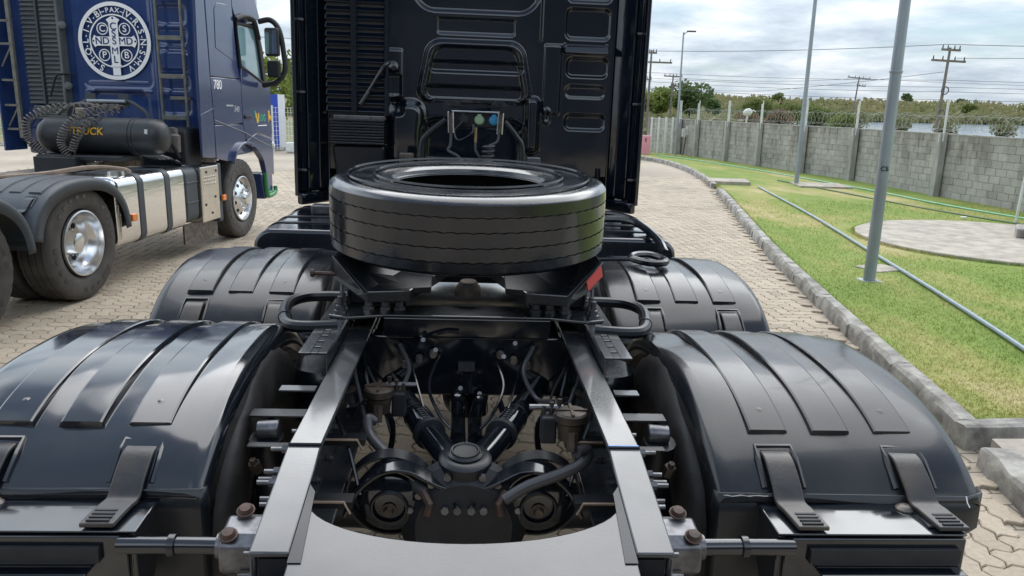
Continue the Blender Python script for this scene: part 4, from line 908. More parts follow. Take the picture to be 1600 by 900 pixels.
MB().tube(spl([(-.23, 2.78, .905), (-.16, 2.7, .93), (-.08, 2.69, .955), (-.03, 2.69, .955)], 6), .007, 8).build('cable', G, T)
for x, y, z in ((-.155, 2.66, .93), (.17, 2.655, .925), (-.11, 2.64, .90), (.13, 2.64, .88), (-.02, 2.69, .74), (.05, 2.69, .72)): MB().hexbolt((x, y, z), (0, -1, .5), .009, .01).build('bolt', 'zinc_dark', T)
for x, y in ((-.03, 2.62), (.05, 2.60)): MB().lathe([(.03, 0), (.026, .05), (.012, .07), (.0001, .072)], (x, y, .69), (0, -.4, 1), 14).build('yoke', G, T)
# air-line bundles tied along the inside of both rails
for sg in (-1, 1):
    for k in range(4):
        x = sg*(.395-.013*(k % 2)); z = .90-.02*k; ph = k*1.3+sg
        pts_ = [(x-sg*(.006*math.sin(ph+i*1.1)), 4.4-i*.27, z+.008*math.sin(ph*2+i*.9)) for i in range(7+(k % 3))]
        pts_ += [(x-sg*(.03+.012*k), pts_[-1][1]-.12, z-.05-.015*k), (x-sg*(.06+.02*k), pts_[-1][1]-.2, z-.14-.03*k)]
        MB().tube(spl(pts_, 4), .0075-.0008*k, 7).build('air_line', 'rubber_hose' if k % 2 else 'rubber_black', T)
    for y in (2.75, 3.05, 3.35): MB().box(min(sg*.372, sg*.405), max(sg*.372, sg*.405), y, y+.008, .825, .915).build('cable_tie', 'rubber_black', T, smooth=0)
    MB().tube(spl([(sg*.24, 2.70, .90), (sg*.20, 2.60, .84), (sg*.24, 2.5, .78), (sg*.29, 2.42, .80)], 6), .008, 7).build('air_line', 'rubber_hose', T)
    MB().tube(spl([(sg*.10, 2.70, .86), (sg*.13, 2.56, .80), (sg*.09, 2.45, .74), (sg*.05, 2.42, .70)], 6), .006, 7).build('air_line', 'rubber_black', T)
    for k in range(3): MB().cyl((sg*(.12+.05*k), 2.70, .87-.02*k), (sg*(.12+.05*k), 2.675, .87-.02*k), .016, .012, 8).build('fitting', 'grease', T)
    for k, y in enumerate((1.82, 1.95, 2.15, 2.3)): MB().hexbolt((sg*.409, y, .72+.03*(k % 2)), (-sg, 0, 0), .012, .014, .008).build('bolt', 'zinc_dark', T)
# gearbox, air vessels and tanks ahead
MB().box(-.28, .28, 5.1, 6.0, .55, 1.08).build('gearbox', 'dark_matte', T, smooth=0, bevel=.06)
for x in (-.18, .18): MB().lathe([(.0001, -.38), (.09, -.36), (.13, -.30), (.13, .30), (.09, .36), (.0001, .38)], (x*0, 4.1+x, .80), (1, 0, 0), 18).build('air_vessel', 'alu_dull', T)
for sg in (-1, 1):
    # fuel tanks: rounded boxes with straps, glossy tops
    pf = []
    for cx_, cz_, t0 in ((1.10, .93, 0), (.64, .93, 90), (.64, .42, 180), (1.10, .42, 270)):
        for t in np.linspace(t0, t0+90, 7): pf.append((sg*(cx_+.10*math.cos(R(t))), cz_+.10*math.sin(R(t))))
    tk = MB().prism(pf, 4.38, 5.45, 'xz').build('fuel_tank', G, T, smooth=30, bevel=.02)
    pf2 = [(sg*.87+(x-sg*.87)*1.012, .675+(z-.675)*1.014) for x, z in pf]
    for y in (4.62, 4.86, 5.25): MB().prism(pf2, y, y+.05, 'xz').build('tank_strap', S_, tk, smooth=30)
    MB().lathe([(.0001, .05), (.06, .045), (.065, .0)], (sg*.95, 5.1, 1.03), (0, 0, 1), 16).build('filler_cap', 'zinc_dark', tk)
MB().tube(spl([(.66, 4.75, 1.04), (.80, 4.72, 1.09), (.98, 4.6, 1.10), (1.06, 4.3, 1.05), (1.07, 4.12, 1.0)], 6), .022, 8).build('air_line', 'rubber_black', T)
MB().tube(spl([(.62, 5.0, 1.05), (.85, 4.95, 1.10), (1.02, 4.75, 1.09), (1.08, 4.4, 1.02)], 6), .018, 8).build('air_line', 'rubber_black', T)
MB().tube(spl([(.775, 3.60, 1.065), (.80, 3.66, 1.07), (.87, 3.68, 1.07), (.925, 3.62, 1.065), (.92, 3.54, 1.06), (.84, 3.52, 1.06)], 6, closed=True), .017, 8, closed=True).build('strap_ring', 'rubber_black', T)
MB().tube([(.50, 3.62, 1.045), (.65, 3.61, 1.055), (.775, 3.60, 1.06)], .010, 6).build('ring_strap', 'rubber_black', T)
MB().box(-.86, -.74, 5.34, 5.42, 1.03, 1.12).build('filter_box', 'dark_matte', T, smooth=0, bevel=.01)
MB().box(-1.0, -.86, 5.0, 5.1, 1.03, 1.09).build('tank_bracket', 'zinc_dark', T, smooth=0, bevel=.01)
# ---- mudguards
for sg in (-1, 1):
    for ya in (2.28, 3.65):
        fender(T, sg*.605, sg*1.28, ya, t0=35 if ya < 3 else 30, m='black_fender' if sg > 0 or ya > 3 else 'black_gloss', dent=(.06, 22) if (sg > 0 and ya < 3) else None, seed=sg+2)
# chipped split line and a pale chip on the right rear guard, pale blue mark on the right rail
cj = [(.615+.011*k, 1.672+.001*math.sin(k*2.1), .861+.0012*math.sin(k*1.7+1)) for k in range(11)]
tag(MB().tube(cj, [.0006+.0009*abs(math.sin(k*1.3)) for k in range(11)], 5).build('chipped_crack', 'concrete_post', T), 'pale chipped crack in the guard')
MB().tube([(1.205, 1.655, .872), (1.207, 1.650, .858), (1.212, 1.646, .848)], .0016, 5).build('pale_chip', 'white_decal', T)
MB().box(.346, .420, 1.741, 1.752, .9502, .9515).build('blue_mark', 'mark_blue', T, smooth=0)
# ---- wheels
def wheel(root, x, y, sg, m='rubber_worn', rimm='black_satin', w=.285):
    gr = (-.085, -.03, .03, .085)
    wh = MB(); wh.lathe(tyre_profile(.5, .285, w, gr, .014, .006), (x, y, .5), (1, 0, 0), 56, fn=lambda i, j, r, h: (r-(.007 if (j in (6, 7) or j in (24, 25)) and i % 2 else 0), h)); o = wh.build('wheel', m, root, smooth=40)
    MB().lathe([(.285, -w*.36), (.272, -w*.34), (.262, -w*.1), (.262, w*.1), (.272, w*.34), (.285, w*.36)], (x, y, .5), (1, 0, 0), 36).build('rim', rimm, o)
    MB().lathe([(.262, .0), (.20, .01*sg), (.16, .03*sg), (.11, .04*sg), (.0001, .05*sg)], (x, y, .5), (1, 0, 0), 28).build('rim_disc', rimm, o)
    return o
for sg in (-1, 1):
    for ya in (2.28, 3.65):
        for xx in (.725, 1.06): wheel(T, sg*xx, ya, sg)
    wheel(T, sg*1.03, 7.05, sg)
# ---- fifth wheel coupling
fw = MB()
def plate_pt(y): return 1.120+(y-2.62)*.10
out = [(-.20, 2.62), (-.345, 2.60), (-.49, 2.84), (-.49, 3.15), (-.40, 3.38), (-.2, 3.50), (.2, 3.50), (.40, 3.38), (.49, 3.15), (.49, 2.84), (.345, 2.60), (.20, 2.62), (.07, 2.92), (.05, 3.0), (-.05, 3.0), (-.07, 2.92)]
n = len(out); vs = [(x, y, plate_pt(y)) for x, y in out]+[(x, y, plate_pt(y)-.04) for x, y in out]
fw.add(vs, [tuple(range(n)), tuple(range(n, 2*n))[::-1]]+[(i, n+i, n+(i+1) % n, (i+1) % n) for i in range(n)])
fwo = fw.build('fifth_wheel', FR, T, smooth=0, bevel=.004)
for sg in (-1, 1):
    q = [(sg*.13, 2.66, 1.125), (sg*.345, 2.600, 1.118), (sg*.475, 2.74, 1.212), (sg*.475, 3.05, 1.225), (sg*.13, 3.05, 1.18)]
    vs = q+[(x, y, z-.022) for x, y, z in q]; MB().add(vs, [(0, 1, 2, 3, 4), (9, 8, 7, 6, 5)]+[(i, 5+i, 5+(i+1) % 5, (i+1) % 5) for i in range(5)]).build('ramp', S_, fwo, smooth=0, bevel=.003)
    q = [(sg*.342, 2.597, 1.112), (sg*.474, 2.735, 1.215), (sg*.484, 2.745, 1.165), (sg*.470, 2.755, 1.140)]
    vs = q+[(x+sg*.006, y-.012, z) for x, y, z in q]; MB().add(vs, [(0, 1, 2, 3), (7, 6, 5, 4)]+[(i, 4+i, 4+(i+1) % 4, (i+1) % 4) for i in range(4)]).build('wing', FR, fwo, smooth=0, bevel=.002)
    MB().box(min(sg*.30, sg*.44), max(sg*.30, sg*.44), 2.82, 3.22, 1.012, 1.11).build('pedestal', S_, fwo, smooth=20, bevel=.01)
    MB().prism([(2.78, 1.012), (2.83, 1.012), (2.86, 1.16), (2.84, 1.17)], sg*.46, sg*.468, 'yz').build('side_stay', FR, fwo, smooth=0)
    for x, y in ((.452, 2.705), (.452, 2.765), (.30, 2.77), (.36, 2.77), (.25, 2.77), (.44, 2.85)):
        bo = MB().lathe([(.0001, .062), (.010, .061), (.010, .030), (.015, .029), (.016, .012), (.022, .011), (.023, 0)], (sg*x, y, 1.012), (0, 0, 1), 6 if x != .452 else 10).build('stud', 'zinc_dark', fwo)
q = [(.405, 2.661, 1.158), (.464, 2.722, 1.204), (.472, 2.728, 1.166), (.413, 2.667, 1.124)]
MB().add([(x+.008, y-.016, z) for x, y, z in q]+[(x+.005, y-.010, z) for x, y, z in q], [(0, 1, 2, 3), (7, 6, 5, 4)]+[(i, 4+i, 4+(i+1) % 4, (i+1) % 4) for i in range(4)]).build('red_reflector', 'reflector_red', fwo, smooth=0)
MB().tube([(-.47, 2.74, 1.145), (-.545, 2.735, 1.148)], .008, 8).build('release_pin', 'rust', fwo); MB().cyl((-.545, 2.735, 1.148), (-.558, 2.735, 1.148), .014, n=10).build('pin_head', 'rust', fwo)
MB().lathe([(.0001, .05), (.03, .05), (.05, .02), (.055, .0), (.0001, .0)], (0, 2.86, 1.055), (0, -.1, 1), 18).build('lock_jaw', 'grease', fwo)
# mounting plate under the coupling
MB().prism([(-.49, 2.685), (-.42, 2.655), (-.30, 2.695), (.30, 2.695), (.42, 2.655), (.49, 2.685), (.49, 2.80), (.215, 2.83), (.215, 2.84), (-.215, 2.84), (-.215, 2.83), (-.49, 2.80)], 1.0005, 1.0115).build('mounting_plate', FR, T, smooth=0, bevel=.003)
MB().box(-.49, -.23, 2.84, 3.4, 1.0005, 1.0115).build('mounting_plate', FR, T, smooth=0); MB().box(.23, .49, 2.84, 3.4, 1.0005, 1.0115).build('mounting_plate', FR, T, smooth=0)
MB().box(-.30, .30, 2.70, 2.715, .93, 1.0).build('plate_rib', G, T, smooth=0, bevel=.004)
MB().box(-.30, .30, 3.02, 3.06, 1.06, 1.11).build('coupling_beam', 'dark_matte', T, smooth=0)

# ---- cab
k_ = 1.0526
def W(x, z): return x*k_, 1.75+(z-1.75)*k_
YW = 6.0
cab = MB().box(-1.19, 1.19, YW+.16, 8.25, 1.06, 3.55).build('cab', 'black_cab', T, smooth=20, bevel=.06)
F_ = []
def rr(xa, xb, za, zb, r, dep, ew):
    xa, za = W(xa, za); xb, zb = W(xb, zb); F_.append(('r', (xa+xb)/2, (za+zb)/2, abs(xb-xa)/2, abs(zb-za)/2, r, dep, ew))
rr(-.41, .46, 2.372, 3.1, .16, -.035, .03); rr(-.24, .294, 2.223, 2.325, .02, -.018, .022)
xa, za = W(.025, 1.97); F_.append(('t', xa, za, .385, .21, .09, .055, .04, .20)); F_.append(('t', xa, za-.02, .335, .195, .08, -.03, .03, .20))
rr(-.29, .354, 1.966, 2.035, .03, -.025, .026); rr(-.325, .36, 1.781, 1.865, .03, -.025, .026)
rr(.51, .628, 1.70, 2.172, .015, .018, .016); rr(-.585, -.485, 1.75, 2.10, .012, .018, .016); rr(-.57, -.495, 1.79, 1.93, .012, -.014, .014)
rr(.655, .96, 2.222, 2.42, .04, -.02, .024); rr(.64, .95, 2.128, 2.178, .012, .038, .02); rr(.672, .96, 1.965, 2.09, .04, -.02, .024); rr(.67, .95, 1.82, 1.90, .04, -.012, .024); rr(.677, .96, 1.596, 1.70, .04, -.022, .024); rr(.66, .96, 2.47, 2.6, .04, -.02, .024)
rr(.52, .565, 1.63, 1.74, .03, .014, .02); rr(.53, .553, 1.645, 1.725, .02, -.012, .014)
rr(-.56, -.34, 1.30, 1.74, .08, .06, .09); rr(-.555, -.475, 1.66, 1.77, .03, -.05, .05); rr(.40, .48, 1.43, 1.8, .03, .05, .05); rr(-.33, .38, 1.1, 1.62, .1, -.07, .09)
rr(-.62, -.60, 2.2, 2.9, .01, .012, .014); rr(.47, .49, 2.2, 2.9, .01, .012, .014)
bw = emboss_wall(F_, -1.06, 1.06, 1.24, 3.5, YW).build('back_wall', 'black_cab', cab, smooth=60)
lx0, lz0 = W(.65, 2.122); lx1, lz1 = W(.955, 2.178)
MB().prism([(YW+.03, lz0-.012), (YW-.062, lz0-.004), (YW-.066, lz0+.004), (YW-.03, lz1), (YW+.03, lz1+.006)], lx0, lx1, 'yz').build('step_ledge', 'black_gloss', cab, smooth=20, bevel=.006)
MB().box(-1.05, 1.05, YW+.095, YW+.16, 1.1, 3.5).build('wall_backing', 'dark_matte', cab, smooth=0)
for sg in (-1, 1):
    # side fairing: outer blade, return and vertical strips
    fa = MB().prism([(sg*1.245, 5.70), (sg*1.252, 5.72), (sg*1.252, 6.2), (sg*1.225, 6.2), (sg*1.218, 5.74), (sg*1.222, 5.70)], 1.06, 3.45).build('side_fairing', 'black_cab', T, smooth=30, bevel=.004)
    MB().prism([(sg*1.218, 5.80), (sg*1.218, 6.16), (sg*1.03, 6.16), (sg*1.03, 6.02), (sg*1.10, 5.97), (sg*1.17, 5.86)], 1.08, 3.45).build('fairing_inner', 'black_cab', fa, smooth=30, bevel=.012)
    for x, y in ((1.165, 5.845), (1.105, 5.955), (1.045, 6.0)): MB().box(min(sg*x, sg*(x+.012)), max(sg*x, sg*(x+.012)), y-.012, y+.01, 1.10, 3.45).build('fairing_strip', 'black_cab', fa, smooth=0, bevel=.003)
    for z in (1.24, 1.79, 2.28):
        MB().box(min(sg*1.175, sg*1.218), max(sg*1.175, sg*1.218), 5.775, 5.80, z-.008, z+.008).build('fairing_clip', 'zinc_dark', fa, smooth=0, bevel=.003)
    MB().prism([(sg*1.20, 5.74), (sg*1.245, 5.76), (sg*1.245, 6.5), (sg*1.0, 6.5), (sg*1.0, 6.05)], .99, 1.075).build('fairing_foot', 'black_cab', fa, smooth=30, bevel=.015)
    MB().tube([(sg*.985, 5.98, 1.30), (sg*.985, 5.95, 1.02)], .018, 8).build('drain_tube', 'rubber_black', T)
# air intake on the left of the cab wall
za, zb = W(0, 1.66)[1], 3.4
ai = louvre_stack(T, -1.05, -.625, YW-.09, za, zb, 30, 'black_cab', 'dark_matte')
MB().box(-1.0, -.62, YW-.115, YW, W(0, 1.615)[1], W(0, 1.645)[1]).build('intake_clamp', 'zinc_dark', ai, smooth=0, bevel=.006)
for i in range(9): MB().box(-1.03, -.63, YW-.12+.008*(i % 2), YW, 1.43+i*.0205, 1.447+i*.0205).build('bellows_rib', 'rubber_black', ai, smooth=0, bevel=.004)
MB().prism([(-.99, 1.18), (-.64, 1.18), (-.63, 1.42), (-1.02, 1.42)], YW-.08, YW+.05, 'xz').build('intake_foot', 'black_satin', ai, smooth=0, bevel=.02)
MB().tube(spl([(-.80, YW-.14, 1.72), (-.72, YW-.15, 1.84), (-.62, YW-.14, 2.0), (-.57, YW-.06, 2.02)], 5), .014, 8).build('rain_hose', 'rubber_black', T)
MB().lathe([(.0001, .05), (.035, .04), (.05, 0), (.03, -.04), (.0001, -.05)], (-.575, YW-.07, 1.99), (.3, -1, .3), 14).build('hose_elbow', 'black_gloss', T)
# coupling bracket with sockets and hoses
YB = 5.45; kb = YB/5.7
def B(x, z): return x*kb, 1.75+(z-1.75)*kb
x0, z0 = B(-.155, 1.61); x1, z1 = B(.225, 1.715)
cb = MB().box(x0, x1, YB, YB+.012, z0-.02, z0+.085).build('coupling_bracket', 'black_satin', T, smooth=0, bevel=.003)
for x in (x0+.02, x1-.02):
    MB().prism([(x-.055, z0+.05), (x+.055, z0+.05), (x+.06, z1+.03), (x+.02, z1+.055), (x-.02, z1+.055), (x-.06, z1+.03)], YB-.006, YB-.0005, 'xz').build('ear', 'black_satin', cb, smooth=0, bevel=.002)
    for dx_ in (-.025, .028): MB().lathe([(.0001, .002), (.011, .002), (.0115, 0)], (x+dx_, YB-.006, z1+.028), (0, -1, 0), 12).build('ear_hole', 'dark_matte', cb)
MB().box(x0+.02, x1-.02, YB-.03, YB-.006, z0+.078, z0+.088).build('bracket_shelf', 'steel', cb, smooth=0, bevel=.002)
MB().box(x0+.02, x1-.02, YB-.02, YB-.006, z0+.115, z0+.125).build('bracket_shelf', 'black_satin', cb, smooth=0)
for x, mm in ((B(-.05, 0)[0], 'dark_matte'), (B(.062, 0)[0], 'socket_green'), (B(.166, 0)[0], 'socket_blue')):
    MB().lathe([(.0001, .03), (.026, .028), (.03, .012), (.034, .010), (.034, 0)], (x, YB, z0+.028), (0, -1, 0), 18).build('socket', mm, cb)
    MB().box(x-.012, x+.012, YB-.03, YB-.005, z0+.05, z0+.068).build('socket_hinge', mm, cb, smooth=0)
for sg, xx in ((-1, x0+.012), (1, x1-.012)):
    co = MB().tube([(xx, YB-.05, z0+.07), (xx-sg*.006, YB-.055, z0-.05)], .016, 8).build('air_coupling', 'gold_dull', T)
    for dx_ in (-.016, .016): MB().tube([(xx+dx_, YB-.06, z0+.08), (xx+dx_-sg*.006, YB-.062, z0-.06)], .005, 6).build('coupling_rod', 'steel', co)
    legx = W(-.33 if sg < 0 else .36, 0)[0]*.95
    MB().tube(spl([(xx+sg*.03, YB+.03, z0+.02), (legx+sg*.0-sg*.04, YB+.02, z0-.08), (legx, YB+.02, z0-.17), (legx, YB+.02, z0-.5)], 6), .023, 10).build('bracket_leg', 'black_satin', T)
hx = x1-.012
MB().tube(spl([(hx-.008, YB-.055, z0-.05), (hx-.02, YB-.06, z0-.11), (hx-.075, YB-.06, z0-.14)], 6), .009, 8).build('coil_lead', 'rubber_hose', T)
MB().tube(helix([(hx-.075, YB-.06, z0-.135), (hx-.085, YB-.06, z0-.25), (hx-.10, YB-.06, z0-.37)], .038, 7, 16), .0085, 8).build('coiled_hose', 'rubber_hose', T)
hx = x0+.012
MB().tube(spl([(hx+.006, YB-.055, z0-.05), (hx+.004, YB-.06, z0-.14), (hx-.01, YB-.06, z0-.18), (hx+.06, YB-.06, z0-.22), (hx+.11, YB-.06, z0-.30)], 6), .010, 8).build('coil_lead', 'rubber_hose', T)
MB().tube(helix([(hx+.06, YB-.06, z0-.24), (hx+.07, YB-.06, z0-.32), (hx+.03, YB-.06, z0-.40)], .045, 4, 16), .0085, 8).build('coiled_hose', 'rubber_hose', T)
xs = B(-.05, 0)[0]
MB().tube(spl([(xs, YB-.03, z0+.02), (xs-.06, YB-.05, z0-.05), (xs-.03, YB-.06, z0-.11), (xs+.06, YB-.06, z0-.06), (xs+.07, YB-.05, z0+.0)], 6), .008, 8).build('cable', 'rubber_black', T)
MB().tube([(xs+.085, YB-.03, z0-.02), (xs+.084, YB-.035, z0-.12)], .011, 8).build('copper_fitting', 'brass', T)
MB().tube(spl([(xs+.084, YB-.035, z0-.12), (xs+.09, YB-.04, z0-.18), (xs+.14, YB-.04, z0-.25)], 6), .009, 8).build('cable', 'rubber_hose', T)
MB().tube([(-.30, 5.5, 1.36), (0.12, 5.5, 1.345)], .03, 10).build('cross_pipe', 'black_satin', T)
for x in (-.06, .09): MB().lathe([(.0001, .06), (.05, .05), (.06, -.03), (.0001, -.05)], (x, 5.42, 1.33), (0, -1, .3), 14).build('filter_head', 'black_satin', T)
for x in (-.44, .45): MB().box(x-.05, x+.05, 5.55, 5.60, 1.18, 1.40).build('buffer_block', 'grease' if x < 0 else 'zinc_dark', T, smooth=0, bevel=.008)
MB().box(-.95, .95, 5.75, 5.85, .95, 1.22).build('cab_crossbar', 'dark_matte', T, smooth=0, bevel=.02)

# ---- loose spare tyre lying on the coupling
sp = thing('spare_tyre', 'bare black truck tyre lying flat on the coupling of the foreground truck', 'tyre', (.0, 2.93, 1.215)); sp.rotation_euler = (R(2.9), R(.5), 0)
gr = (-.075, -.028, .022, .070)
def zig(i, j, r, h):
    if 8 <= j < 24: h += .0016*(1 if i % 3 else -1)
    return r, h
pr = tyre_profile(.508, .285, .270, gr, .008, .0026)
MB().lathe(pr, (0, 0, .145), (0, 0, 1), 200, fn=zig).build('casing', 'rubber_black', sp, smooth=35)
inn = [(.285, -.10), (.33, -.12), (.44, -.10), (.485, -.05), (.485, .05), (.44, .10), (.33, .12), (.285, .10)]
MB().lathe(inn, (0, 0, .145), (0, 0, 1), 64).build('inner_liner', 'rubber_liner', sp)
MB().lathe([(.287, .0), (.297, .012), (.306, .016), (.312, .010)], (0, 0, .145+.10), (0, 0, 1), 96).build('bead', 'rubber_black', sp)
for r in (.345, .440): MB().lathe([(r-.004, -.004), (r-.002, .0025), (r+.002, .0025), (r+.004, -.004)], (0, 0, .145+.1425-(.004 if r > .44 else 0)*((r-.43)/.02)), (0, 0, 1), 120).build('sidewall_ridge', 'rubber_black', sp)

# ================================================================ BLUE TRUCK
HD = R(7.2); nn_ = Vector((math.cos(HD), -math.sin(HD), 0)); org = Vector((-2.90, 10.25, 0))-nn_*1.2
T2 = thing('tractor_truck', 'dark blue tractor truck with a white medal emblem on its cab back', 'truck', tuple(org), -HD)
BP, BS = 'blue_paint', 'blue_side_skylit'
YW2 = -.78
cb2 = MB().prism([(-1.15, YW2+.12), (1.19, YW2+.12), (1.19, .75), (1.12, 1.0), (.9, 1.12), (-.9, 1.12), (-1.12, 1.0), (-1.15, .75)], 1.05, 3.45).build('cab', BP, T2, smooth=30, bevel=.03)
F_ = [('r', .12, 2.36, .42, .52, .08, -.012, .02), ('r', .12, 1.60, .34, .20, .08, -.06, .05), ('r', .80, 2.66, .17, .10, .05, -.018, .03), ('r', .80, 2.42, .17, .09, .05, -.018, .03), ('r', .80, 2.16, .17, .10, .05, .02, .03), ('r', .80, 1.92, .17, .09, .05, -.018, .03), ('r', .80, 1.66, .17, .10, .05, -.018, .03),
      ('r', .12, 1.905, .36, .006, .004, .014, .012), ('r', .12, 1.80, .40, .006, .004, .014, .012), ('r', .60, 2.2, .01, .9, .01, .012, .02), ('r', -.36, 2.2, .01, .9, .01, .012, .02)]
emboss_wall(F_, -1.14, 1.14, 1.2, 3.4, YW2, .014).build('back_wall', BP, cb2, smooth=60)
# side skins of the cab, right-hand side, with gaps between panels
X0, X1 = 1.192, 1.222
def skin(name, poly, m=BS, x0=X0, x1=X1, bev=.008): return MB().prism(poly, x0, x1, 'yz').build(name, m, cb2, smooth=25, bevel=bev)
skin('rear_corner', [(-1.10, 1.09), (-.765, 1.06), (-.755, 1.44), (-.785, 2.0), (-.815, 2.9), (-.82, 3.35), (-1.03, 3.35), (-1.04, 2.79), (-1.08, 2.0)])
skin('rear_corner_crease', [(-1.10, 1.50), (-.765, 1.62), (-.765, 1.635), (-1.10, 1.56)], BS, X1, X1+.006, .002)
skin('sleeper_upper', [(-.775, 1.995), (.055, 1.995), (-.01, 2.15), (-.075, 2.85), (-.10, 3.3), (-.80, 3.3)])
skin('sleeper_vent', [(-.60, 2.32), (-.12, 2.20), (-.16, 2.80), (-.20, 2.84), (-.50, 2.83), (-.58, 2.75)], BS, X1, X1+.006, .003)
skin('sleeper_lower', [(-.775, 1.985), (.06, 1.985), (.075, 1.95), (.068, 1.445), (-.742, 1.45)])
skin('wheel_panel', [(-.742, 1.44), (.068, 1.435), (.15, 1.235), (.04, 1.20), (-.18, 1.15), (-.30, 1.06), (-.34, .99), (-.75, 1.05)])
skin('door', [(.085, 1.95), (.08, 1.445), (.165, 1.235), (.50, 1.32), (1.02, 1.22), (1.06, 1.30), (1.06, 1.92), (.80, 1.955), (.12, 2.14)])
skin('front_quarter', [(.17, 1.225), (.50, 1.31), (1.02, 1.21), (1.07, 1.15), (1.06, .72), (.70, .72), (.665, .78), (.57, .96), (.32, 1.14)])
skin('roof_side', [(-.07, 2.84), (-.09, 3.3), (.35, 3.3), (.66, 3.0), (.80, 2.80), (.62, 2.72), (.0, 2.74)])
# raised crease along lower door
MB().tube([(X1+.002, -.74, 1.50), (X1+.006, .1, 1.33), (X1+.004, .6, 1.20), (X1, 1.04, 1.10)], .006, 6).build('door_crease', BS, cb2)
# window with frame
wn = [(.015, 2.66), (.10, 2.15), (.80, 1.965), (.70, 2.45), (.60, 2.66)]
MB().prism([(y*1.0, z) for y, z in wn], 1.196, 1.206, 'yz').build('side_window', 'window_glass', cb2, smooth=0)
MB().tube([(1.215, y, z) for y, z in wn], .024, 8, closed=True).build('window_frame', 'dark_matte', cb2)
MB().tube(spl([(1.235, -.02, 2.70), (1.25, .25, 2.76), (1.25, .52, 2.73), (1.235, .70, 2.52)], 5), .032, 8).build('rain_visor', 'dark_matte', cb2)
MB().prism([(.80, 1.955), (.95, 1.93), (.86, 2.40), (.70, 2.72), (.62, 2.70), (.72, 2.45)], 1.193, 1.218, 'yz').build('a_pillar', 'dark_matte', cb2, smooth=0)
MB().box(1.222, 1.245, .12, .30, 1.50, 1.545).build('door_handle', 'dark_matte', cb2, smooth=0, bevel=.008)
arch = [(1.235, -.34, .97), (1.24, -.30, 1.06), (1.24, -.18, 1.15), (1.24, .04, 1.205), (1.24, .32, 1.145), (1.24, .57, .965), (1.235, .665, .78)]
MB().ribbon(spl(arch, 5), .07, .03, (1, 0, 0)).build('wheel_arch', BS, cb2, smooth=40, bevel=.006)
MB().prism([(.66, .75), (1.05, .75), (1.05, .40), (.75, .40)], .9, 1.20, 'yz').build('bumper_end', BP, cb2, smooth=0, bevel=.02)
st_ = MB().tube(spl([(1.22, .72, .78), (1.23, .74, .5), (1.23, .82, .44), (1.23, 1.04, .47), (1.22, 1.08, .55)], 5), .03, 8).build('green_step', 'green_paint', cb2)
MB().box(1.14, 1.23, .78, 1.04, .42, .50).build('step_tread', 'green_paint', st_, smooth=0, bevel=.01)
MB().lathe([(.0001, .05), (.05, .03), (.06, 0)], (1.2, 1.07, 1.12), (1, .5, 0), 14).build('corner_lamp', 'pale_box', cb2)
# mirror
mr = MB().tube(spl([(1.24, .70, 2.74), (1.40, .72, 2.76), (1.52, .70, 2.62), (1.56, .72, 2.30), (1.56, .72, 2.12), (1.46, .70, 1.98), (1.26, .70, 1.93)], 6), .036, 8).build('mirror_arm', 'dark_matte', cb2)
MB().box(1.34, 1.53, .60, .69, 2.30, 2.66).build('mirror_head', 'dark_matte', mr, smooth=0, bevel=.03); MB().box(1.36, 1.51, .592, .599, 2.33, 2.63).build('mirror_face', 'mirror_glass', mr, smooth=0)
MB().box(1.36, 1.53, .60, .69, 2.03, 2.25).build('wide_mirror', 'dark_matte', mr, smooth=0, bevel=.03)
# lettering on the side
def side_text(nm, body, size, y, z, m, rot=0, shear=0, depth=.0015, x=X1+.001):
    mb = MB(); add_text(mb, body, size, Matrix.Translation((x, y, z)) @ Matrix.Rotation(R(90), 4, 'Z') @ Matrix.Rotation(R(90), 4, 'X') @ Matrix.Rotation(R(rot), 4, 'Z'), shear=shear, depth=depth); return mb.build(nm, m, cb2, smooth=0)
side_text('fleet_number', '780', .15, -.60, 1.90, 'white_decal')
side_text('model_mark', '540', .10, -.10, 1.62, 'silver_decal', -4, .2); MB().box(X1, X1+.004, -.40, -.20, 1.655, 1.675).build('model_bar', 'silver_decal', cb2, smooth=0)
side_text('logo_letters', 'LOG', .12, .70, 1.50, 'green_decal', 0, .2)
MB().prism([(.48, 1.57), (.52, 1.57), (.545, 1.48), (.575, 1.57), (.61, 1.57), (.565, 1.44), (.525, 1.44)], X1, X1+.004, 'yz').build('logo_letter', 'yellow_decal', cb2, smooth=0)
MB().prism([(.445, 1.60), (.48, 1.60), (.50, 1.53), (.48, 1.50)], X1, X1+.004, 'yz').build('logo_letter', 'green_decal', cb2, smooth=0)
MB().box(X1, X1+.003, .56, .86, 1.398, 1.410).build('logo_underline', 'white_decal', cb2, smooth=0)
MB().prism([(.93, 1.60), (.98, 1.60), (.98, 1.55), (1.03, 1.52), (1.03, 1.46), (.98, 1.50), (.93, 1.44)], X1, X1+.004, 'yz').build('logo_symbol', 'yellow_decal', cb2, smooth=0)
# rear fairing strip on the far side
fl = MB().prism([(-1.20, -1.02), (-1.17, -1.03), (-1.15, YW2+.1), (-1.20, YW2+.12)], 1.10, 3.35).build('side_fairing', BP, T2, smooth=25, bevel=.006)
for z in (1.35, 1.62, 1.90, 2.3, 2.55): MB().box(-1.15, -.98, -.99, -.96, z-.012, z+.012).build('fairing_stay', 'ladder_grey', fl, smooth=0)
MB().box(-1.01, -.97, -.99, -.95, 1.25, 3.3).build('fairing_post', 'ladder_grey', fl, smooth=0)
MB().tube([(-1.13, -.98, 1.38), (-1.0, -.97, 1.60)], .01, 6).build('fairing_brace', 'ladder_grey', fl); MB().tube([(-1.13, -.98, 2.05), (-1.0, -.97, 2.28)], .01, 6).build('fairing_brace', 'ladder_grey', fl)
